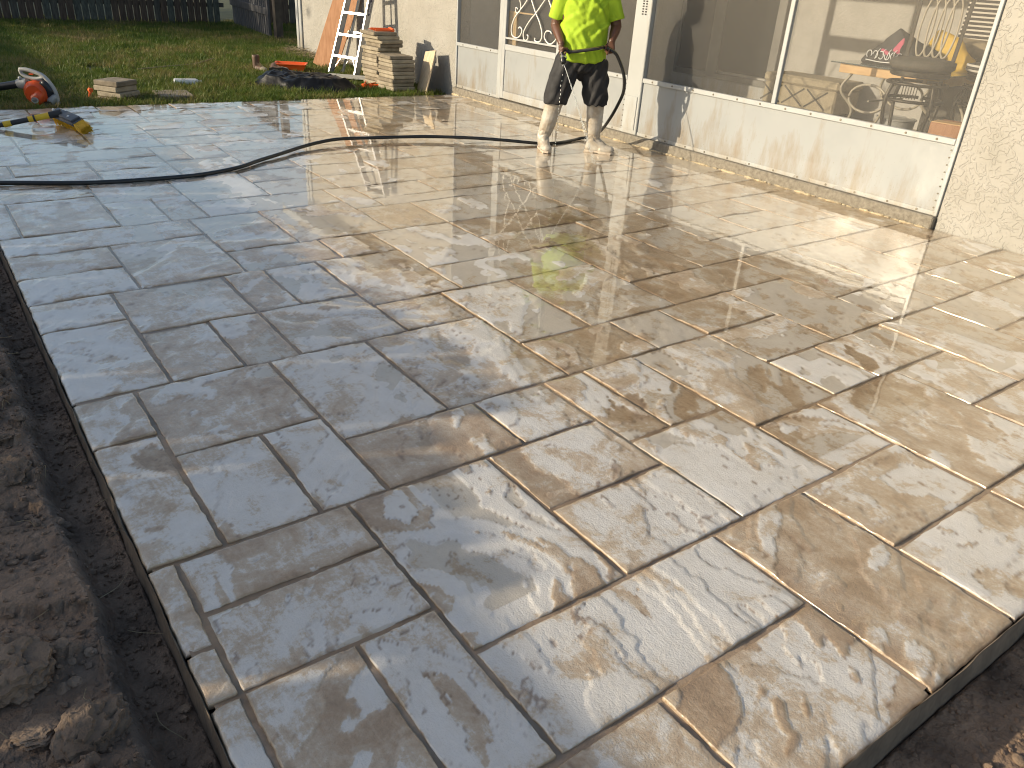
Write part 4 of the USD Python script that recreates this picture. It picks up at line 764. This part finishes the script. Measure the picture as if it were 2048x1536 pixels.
# leaf blower; local x runs to the right of the picture, y away from it
bl = thing('leaf_blower', 'orange and grey leaf blower with a black tube on the lawn edge', 'leaf blower', (1.125, 9.355, GZ), -35.9)
UsdGeom.Xformable(bl).AddScaleOp().Set(Gf.Vec3f(.80, .80, .80))
def ring(c, r, w, y0, y1, n=28):
    P = [(c[0] + r * math.cos(a), c[1] + r * math.sin(a)) for a in np.linspace(0, 2 * np.pi, n, endpoint=False)]; return xz(Polygon(P), y0, y1)
def xz(poly, y0, y1):
    m = trimesh.creation.extrude_polygon(poly, y1 - y0, engine='earcut'); m.apply_transform(A([[1, 0, 0, 0], [0, 0, 1, y0], [0, 1, 0, 0], [0, 0, 0, 1.0]])); return m
hv = m3.Manifold.batch_hull([m3.Manifold.cylinder(.12, .145, .145, 32, True).rotate([90, 0, 0]).translate([-.075, .02, .165]), m3.Manifold.cylinder(.19, .105, .105, 32, True).rotate([90, 0, 0]).translate([-.065, -.01, .155])])
obj('fan_housing', [hv, m3.Manifold.batch_hull([sph((-.17, .02, .245), .05), sph((-.10, .02, .235), .06)])], 'orange_body', bl, smooth=30)
obj('starter_cover', [m3.Manifold.batch_hull([sph((-.02, -.10, .09), .055), sph((-.01, -.09, .14), .06), sph((-.06, -.09, .11), .06)])], 'orange_body', bl, smooth=True)
bd = UsdGeom.Mesh(obj('badge', moved(xz(Polygon([(.043 * math.cos(a), .036 * math.sin(a)) for a in th]), -.158, -.15), (-.035, -.006, .10)), 'grey_plastic', bl, smooth=False)).GetPrim()
for zz, w in ((.112, .05), (.096, .058), (.084, .04)): obj('lettering', box((-.035 - w / 2, -.1655, zz), (-.035 + w / 2, -.1642, zz + .006), 0), 'black_plastic', bd, smooth=False)
hnd = spline([(-.235, 0, .425), (-.16, 0, .428), (-.08, 0, .412), (.03, 0, .37), (.10, 0, .29), (.145, 0, .20), (.158, 0, .10), (.14, 0, .02)], 6)
obj('handle', [tube(hnd, .024, 12), tube(spline([(-.235, 0, .425), (-.215, 0, .37), (-.13, 0, .335), (-.05, 0, .33), (.02, 0, .345), (.055, 0, .365)], 5), .021, 10)], 'grey_plastic', bl, smooth=True)
obj('trigger', box((-.13, -.012, .37), (-.08, .012, .385)), 'orange_body', bl, smooth=False)
obj('engine', [m3.Manifold.batch_hull([sph((.04, .01, .27), .06), sph((.09, .01, .20), .055), sph((.05, .01, .15), .06)]), box((-.02, -.05, .20), (.06, .06, .30), .02), cyl((.0, -.06, .02), (.11, -.05, .03), .05, 14)], 'black_plastic', bl, smooth=30)
obj('fuel_tank', [m3.Manifold.batch_hull([sph((.09, -.02, .08), .05), sph((.13, -.01, .12), .04), sph((.12, .03, .06), .045)])], 'grey_plastic', bl, smooth=True)
obj('foot', [box((.10, -.03, -.02), (.15, .03, .05), .01), box((-.14, -.03, -.02), (-.10, .03, .03), .01)], 'grey_plastic', bl, smooth=False)
obj('collar', tube([(-.185, .02, .27), (-.205, .02, .268), (-.275, .02, .255), (-.30, .02, .25)], [.058, .062, .06, .055], 18), 'grey_plastic', bl, smooth=30)
obj('collar_clip', ball((-.25, -.01, .325), .022), 'grey_plastic', bl, smooth=True)
obj('blower_tube', tube([(-.30, .02, .25), (-.55, .02, .20), (-.95, .02, .11), (-1.05, .02, .09)], [.046, .045, .043, .05], 18), 'black_plastic', bl, smooth=30)
# broom lying on the patio
br = thing('push_broom', 'broom with yellow bristles and a black and yellow pole on the wet patio', 'broom')
BA, BB = A([1.03, 8.14, .108]), A([1.14, 7.70, .085]); bd_ = (BB - BA) / np.linalg.norm(BB - BA); bn = A([-.30, -.35, .88]); bn -= bd_ * (bn @ bd_); bn /= np.linalg.norm(bn); bs = np.cross(bn, bd_)
obj('head_block', bar(BA, BB, .105, .035, up=bn, bev=.010), 'slate_plastic', br, smooth=False)
obj('head_cover', bar(BA + bn * .026 + bd_ * .20, BB + bn * .026 - bd_ * .02, .085, .020, up=bn, bev=.008), 'slate_plastic', br, smooth=False)
for t in (.10, .38, .72): obj('bolt', ball(BA + (BB - BA) * t + bn * .034 - bs * .01, .011), 'white_paint', br, smooth=True)
r = np.random.default_rng(12); bl_ = []
for k in range(520):
    t = r.uniform(.02, 1.0); b0 = BA + (BB - BA) * t - bn * .017 + bs * r.uniform(-.045, .045); dd = -bn * r.uniform(.07, .085) + bd_ * (.01 + .075 * max(0, t - .75) / .25) + bs * r.normal(0, .012); e = b0 + dd; e[2] = max(e[2], .004); bl_.append(tube([b0, (b0 + e) / 2 + r.normal(0, .002, 3), e], .0022, 4))
for k in range(260):
    b0 = BB - bn * r.uniform(-.01, .017) + bs * r.uniform(-.045, .045); e = b0 + bd_ * r.uniform(.065, .085) - bn * r.uniform(.02, .07) + bs * r.normal(0, .008); e[2] = max(e[2], .004); bl_.append(tube([b0, (b0 + e) / 2, e], .0022, 4))
obj('bristles', bl_, 'bristle', br, smooth=False, kind='stuff')
HS = BA * .6 + BB * .4 + bn * .03; HE = A([.597, 8.061, .028]); hd_ = (HE - HS) / np.linalg.norm(HE - HS)
obj('socket', tube([HS, HS + hd_ * .10], [.034, .028], 14), 'black_plastic', br, smooth=30)
pos_ = [(.10, .21, .026, 'yellow_paint'), (.21, .225, .029, 'black_plastic'), (.225, .265, .024, 'yellow_paint'), (.265, .40, .021, 'black_plastic'), (.40, .46, .0245, 'yellow_paint'), (.46, .68, .019, 'black_plastic'), (.68, .74, .022, 'yellow_paint'), (.74, 1.5, .018, 'black_plastic')]
for a, b, rr, m in pos_: obj('pole_section' if m[0] == 'b' else 'pole_band', cyl(HS + hd_ * a, HS + hd_ * b, rr, 14), m, br, smooth=30)
# dry straw against the far wall
st = []; r = np.random.default_rng(14)
for k in range(900):
    y_ = 11.9 + 2.4 * r.random(); x_ = 5.72 - abs(r.normal(0, .16)); a = r.uniform(0, 6.3); l = r.uniform(.04, .14); z_ = GZ + .02 + max(0, .09 - (5.74 - x_) * .3) * r.random() + .01
    st.append(tube([(x_, y_, z_), (x_ + l * math.cos(a), y_ + l * math.sin(a), z_ + r.uniform(-.02, .03))], .002, 3, caps=False))
obj('dry_mulch', st, 'straw', None, label='dry straw mulch heaped along the foot of the far wall', cat='straw', kind='stuff')

# ---------------------------------------------------------------- things inside the porch
M('bronze', (.05, .042, .03), (.035, .03, .022), 8, .4, metallic=.6)
M('cream_iron', (.36, .32, .24), (.28, .25, .19), 8, .45)
M('seat_fabric', (.085, .075, .058), (.06, .054, .042), 10, .8, .001, 90)
M('bench_wicker', (.34, .29, .20), (.27, .23, .155), 16, .75, .003, 60)
M('light_wood', (.58, .37, .16), (.48, .29, .12), 5, .5, stretch=(5, 1, 5))
M('black_bag', (.02, .02, .02), (.012, .012, .012), 8, .7)
M('yellow_bag', (.62, .40, .03), (.45, .28, .02), 5, .6)
M('pink_cloth', (.55, .10, .17), None, 6, .8)
M('tan_board', (.50, .36, .19), (.44, .31, .16), 5, .6)
M('cushion_tan', (.36, .29, .18), (.2, .16, .1), 8, .85)
MATS['zebra'] = usdkit.material(stage, '/World/Looks/zebra_print', {'g': ('geometry', {}), 'w': ('wave_texture', {'scale': 9.0, 'distortion': 6.0, 'detail': 2.0, 'bands_direction': 'z'}), 'r': ('rgb_ramp', {'ramp': [(.62, (.025, .022, .02)), (.72, (.55, .52, .46))]}),
    'p': ('principled_bsdf', {'roughness': .85})}, [('g.position', 'w.vector'), ('w.fac', 'r.fac'), ('r.color', 'p.base_color')], surface='p.BSDF')
FZ = .05
# storage bench
o = thing('storage_bench', 'long tan storage bench with a lattice front at the back of the porch', 'bench', (9.47, 6.38, FZ), 0)
obj('bench_base', box((-.26, -.54, .06), (.26, .54, .33), .02), 'bench_wicker', o, smooth=False); obj('lid', box((-.28, -.56, .335), (.28, .56, .44), .035), 'bench_wicker', o, smooth=False)
for s in (-1, 1):
    for q in range(3): obj('lattice', bar((-.263, -.42 + q * .34, .10 if s > 0 else .31), (-.263, -.42 + q * .34 + .30, .31 if s > 0 else .10), .02, .006, up=(1, 0, 0)), 'seat_fabric', o, smooth=False)
for sx in (-1, 1):
    for sy in (-1, 1): obj('foot', box((sx * .2 - .03, sy * .48 - .03, 0), (sx * .2 + .03, sy * .48 + .03, .062)), 'seat_fabric', o, smooth=False)
# bar stools with wrought back
def stool(label, loc, rz, fab='seat_fabric'):
    o = thing('bar_stool', label, 'bar stool', loc, rz, 'bar stools in the porch'); S = .92
    obj('seat', tube([(0, 0, S - .005), (0, 0, S + .02), (0, 0, S + .065), (0, 0, S + .085)], [.20, .235, .235, .14], 28), fab, o, smooth=True)
    obj('seat_ring', tube([(0, 0, S - .05), (0, 0, S - .04), (0, 0, S - .012), (0, 0, S - .006)], [.20, .215, .215, .20], 28), 'bronze', o, smooth=30)
    obj('apron', [tube(spline([(.215 * math.cos(a), .215 * math.sin(a), zz) for a in np.linspace(0, 2 * np.pi, 20, endpoint=False)], 2, True), .012, 8) for zz in (S - .10, S - .22)], 'bronze', o, smooth=True)
    obj('mesh_panel', [bar((-.217, -.05 + .02 * k, S - .20), (-.217, -.05 + .02 * k, S - .11), .006, .006, up=(1, 0, 0)) for k in range(6)], 'bronze', o, smooth=False)
    for k in range(4):
        a = math.pi / 4 + k * math.pi / 2; c, s = math.cos(a), math.sin(a)
        obj('leg', tube(spline([(.20 * c, .20 * s, S - .08), (.235 * c, .235 * s, S - .25), (.20 * c, .20 * s, S - .5), (.22 * c, .22 * s, .12), (.27 * c, .27 * s, .0)], 5), .0145, 8), 'bronze', o, smooth=True)
    obj('foot_ring', tube(spline([(.205 * math.cos(a), .205 * math.sin(a), .30) for a in np.linspace(0, 2 * np.pi, 16, endpoint=False)], 3, True), .012, 8), 'bronze', o, smooth=True)
    for s in (-1, 1): obj('back_post', bar((.20, s * .17, S - .02), (.28, s * .185, S + .55), .028, .02, up=(1, 0, 0)), 'bronze', o, smooth=False)
    obj('top_rail', bar((.275, -.19, S + .54), (.275, .19, S + .54), .05, .045), 'bronze', o, smooth=False); obj('lower_rail', bar((.215, -.17, S + .06), (.215, .17, S + .06), .02, .02), 'bronze', o, smooth=False)
    for q in range(4):
        yc = -.09 + .06 * q; obj('back_scroll', tube(spline([(.22 + (zz - S) * .14 - .004, yc + .045 * math.sin(t), zz) for t, zz in zip(np.linspace(0, 2 * np.pi, 14, endpoint=False), S + .29 + .21 * np.cos(np.linspace(0, 2 * np.pi, 14, endpoint=False)))], 3, True), .008, 7), 'cream_iron', o, smooth=True)
    return o
stool('nearer bronze bar stool with a looped wire back close behind the screen', (6.38, 3.38, FZ), 18)
stool('farther bronze bar stool with zebra striped seat beside the wall', (6.78, 2.98, FZ), -25, 'zebra')
# glass topped table with wooden edge and curled iron legs
t = thing('patio_table', 'high porch table with a light wood edge and curled cream iron legs', 'table', (6.95, 3.80, FZ), 2)
obj('wood_edge', [box((-.35, -.5, .80), (-.32, .42, .872)), box((.32, -.5, .80), (.35, .42, .872)), box((-.319, .395, .80), (.319, .42, .872)), box((-.319, -.5, .80), (.319, -.475, .872))], 'light_wood', t, smooth=False)
MATS['table_glass'] = usdkit.material(stage, '/World/Looks/table_glass', {'p': ('principled_bsdf', {'base_color': (.8, .9, .86), 'roughness': .03, 'transmission_weight': .9})}, surface='p.BSDF')
obj('glass_top', box((-.38, -.53, .8725), (.38, .50, .882), .003), 'table_glass', t, smooth=False)
for sx in (-1, 1):
    for sy in (.32, -.40): obj('leg', tube(spline([(sx * .30, sy, .80), (sx * .33, sy + .05, .66), (sx * .27, sy - .06, .50), (sx * .28, sy + .02, .28), (sx * .32, sy + .14 * (1 if sy > 0 else -1), .02), (sx * .33, sy + .16 * (1 if sy > 0 else -1), .0)], 6), .012, 8), 'cream_iron', t, smooth=True)
    obj('leg_ring', tube(spline([(sx * .31, .12 + .17 * math.cos(a), .62 + .11 * math.sin(a)) for a in np.linspace(0, 2 * np.pi, 18, endpoint=False)], 3, True), .011, 8), 'cream_iron', t, smooth=True)
obj('stretcher', bar((-.29, .12, .60), (.29, .12, .60), .015, .015), 'cream_iron', t, smooth=False)
# bags on the table
def lump(pts, seed, crumple=.03):
    m = smoothed(m3.Manifold.batch_hull([sph(p, rr) for p, rr in pts]), .03, 1); v = m.vertices; rid = 1 - np.abs(2 * meshkit.fbm(v * 6 + seed, 3, seed) - 1); m.vertices = v + m.vertex_normals * (crumple * (rid - .6))[:, None]; return m
TT = FZ + .884
o = thing('tote_bag', 'black tote bag with white ornament slumped on the porch table', 'bag', (6.93, 3.86, TT), 0)
obj('bag_body', lump([((-.12, .28, .02), .02), ((-.12, -.22, .03), .03), ((.1, .2, .04), .04), ((.1, -.25, .06), .05), ((-.05, .05, .27), .012), ((-.02, .13, .12), .03), ((.02, -.22, .13), .03)], 4, .025), 'black_bag', o, smooth=True)
orn = [tube(spline([(-.152 + .0, .22 - .055 * k + .022 * math.cos(a), .075 + .03 * math.sin(a)) for a in np.linspace(-1 + k, 3.6 + k, 9)], 3), .004, 5) for k in range(6)] + [tube(spline([(-.155, .24, .03), (-.156, .1, .022), (-.155, -.08, .03)], 4), .004, 5)]
orn += [tube(spline([(-.150 + .035 * (k % 2), .16 - .05 * k, .05), (-.145, .15 - .05 * k, .10), (-.13, .14 - .05 * k, .125)], 3), .0035, 5) for k in range(4)]
obj('ornament', orn, 'white_paint', o, smooth=True); obj('pink_lining', [lump([((-.10, .03, .12), .02), ((-.09, -.02, .21), .008), ((-.11, -.05, .09), .02)], 6, .01), lump([((-.13, .12, .115), .012), ((-.13, .06, .09), .014)], 7, .008)], 'pink_cloth', o, smooth=True)
o = thing('plastic_bag', 'crumpled yellow plastic bag behind the black tote bag on the table', 'bag', (7.13, 3.72, TT), 0)
obj('bag_body', [lump([((0, .30, .17), .02), ((.02, .2, .05), .05), ((0, .1, .1), .05)], 9, .04), lump([((0, -.02, .27), .015), ((0, -.2, .20), .03), ((.03, -.3, .06), .05), ((0, .05, .05), .06)], 11, .05)], 'yellow_bag', o, smooth=30)
# cushions, roll of matting and pale tube in the corner
o = thing('cushion', 'tan throw cushion lying on the stacked chairs in the porch corner', 'cushion', (7.58, 3.52, FZ + .99), 20); obj('pad', lump([((-.1, -.25, .05), .06), ((.1, -.25, .06), .06), ((-.1, .25, .05), .06), ((.1, .25, .07), .06)], 13, .02), 'cushion_tan', o, smooth=True)
o = thing('zebra_cushion', 'black and white zebra striped cushion standing in the porch corner', 'cushion', (7.72, 3.50, FZ + 1.06), 15); obj('pad', lump([((0, -.28, .03), .06), ((.12, -.28, .55), .06), ((0, .25, .03), .06), ((.12, .25, .55), .06)], 15, .015), 'zebra', o, smooth=True)
o = thing('side_chest', 'dark storage chest under the cushions in the porch corner', 'chest', (7.74, 3.42, FZ), 4); obj('chest_body', box((-.3, -.42, 0), (.3, .42, .92), .02), 'seat_fabric', o, smooth=False); obj('lid', box((-.32, -.44, .922), (.32, .44, .985), .015), 'bronze', o, smooth=False)
o = thing('paper_tube', 'pale cardboard tube leaning in the porch corner by the near wall', 'tube'); obj('roll', cyl((6.12, 2.95, FZ), (6.20, 2.72, 1.05), .045, 16), 'interior_stucco', o, smooth=30)
o = thing('carton', 'small brown carton on the porch floor behind the near panel', 'box', (6.12, 2.86, FZ), 8); obj('carton_body', box((-.14, -.14, 0), (.14, .14, .62), .004), 'redwood', o, smooth=False); obj('flap', box((-.13, -.14, .6205), (.0, .14, .626), 0), 'light_wood', o, smooth=False)
o = thing('bucket', 'pale plastic bucket under the porch table', 'bucket', (7.45, 4.05, FZ)); obj('pail', tube([(0, 0, 0), (0, 0, .40)], [.13, .17], 22), 'grey_plastic', o, smooth=30); obj('rim', tube(spline([(.172 * math.cos(a), .172 * math.sin(a), .40) for a in np.linspace(0, 2 * np.pi, 14, endpoint=False)], 2, True), .008, 6), 'grey_plastic', o, smooth=True)
# tan folding chair seen through the far screen
o = thing('folding_board', 'tan tapered folding stand with two legs behind the far screen', 'stand', (6.45, 9.0, FZ), 0)
def yz(poly, x0, x1):
    m = trimesh.creation.extrude_polygon(Polygon(poly), x1 - x0, engine='earcut'); m.apply_transform(A([[0, 0, 1, x0], [1, 0, 0, 0], [0, 1, 0, 0], [0, 0, 0, 1.0]])); return m
obj('panel', yz([(-.30, .46), (.06, .46), (-.10, .95), (-.28, .95)], -.03, .0), 'tan_board', o, smooth=False); obj('lower_panel', yz([(-.31, .34), (.02, .34), (.03, .44), (-.31, .44)], -.022, -.006), 'tan_board', o, smooth=False)
for ya, yb in ((.075, .17), (.03, .10), (-.30, -.32)): obj('leg', bar((-.015, ya, .47), (-.015, yb, 0), .022, .018, up=(1, 0, 0)), 'tan_board', o, smooth=False)
obj('top_bar', bar((-.015, -.28, .94), (-.015, -.62, .94), .02, .018), 'tan_board', o, smooth=False)

# ---------------------------------------------------------------- trees beyond the side fence, out of view: their shade falls on the back of the lawn
M('bark', (.12, .09, .065), (.07, .052, .04), 8, .9, .01, 30)
MATS['leaf'] = usdkit.material(stage, '/World/Looks/tree_leaf', {'o': ('geometry', {}), 'r': ('rgb_ramp', {'ramp': [(0, (.035, .065, .015)), (1, (.09, .12, .03))]}), 'd': ('principled_bsdf', {'roughness': .5}), 't': ('translucent_bsdf', {'color': (.10, .16, .03)}), 'x': ('mix_closure', {'fac': .3})},
    [('o.random_per_island', 'r.fac'), ('r.color', 'd.base_color'), ('d.BSDF', 'x.closure1'), ('t.BSDF', 'x.closure2')], surface='x.closure')
def tree(label, loc, R, H, seed, n=5200):
    o = thing('tree', label, 'tree', loc, 0); r = np.random.default_rng(seed); limbs = [tube(spline([(0, 0, -.2), (.05, .03, H * .25), (-.05, .08, H * .5)], 5), np.linspace(.22, .12, 11), 9)]; tips = []
    for k in range(11):
        a = k * 2.4; rr = R * r.uniform(.45, .85); e = A([rr * math.cos(a), rr * math.sin(a), H * r.uniform(.4, .95)]); tips.append(e); limbs.append(tube(spline([(0, .04, H * r.uniform(.25, .5)), e * .5 + A([0, 0, H * .2]), e], 4), np.linspace(.08, .02, 9), 6))
    obj('trunk', limbs, 'bark', o, smooth=True); c = A(tips)[r.integers(0, len(tips), n)] + r.normal(0, R * .22, (n, 3)); s = r.uniform(.05, .12, n)[:, None]; d1 = r.normal(0, 1, (n, 3)); d2 = r.normal(0, 1, (n, 3)); d1 /= np.linalg.norm(d1, axis=1, keepdims=True); d2 -= d1 * (d1 * d2).sum(1, keepdims=True); d2 /= np.linalg.norm(d2, axis=1, keepdims=True)
    V = np.stack([c - d1 * s, c + d2 * s * .6, c + d1 * s, c - d2 * s * .6], 1).reshape(-1, 3); i = np.arange(n)[:, None] * 4; obj('crown', trimesh.Trimesh(V, np.vstack([i + [0, 1, 2], i + [0, 2, 3]]), process=False), 'leaf', o, smooth=False)
tree('spreading tree beyond the side fence toward the sun', (-7.5, 22.5, -.05), 3.0, 6.0, 5)
tree('second tree beyond the side fence further back', (-7.5, 28.0, -.05), 3.4, 6.5, 6)
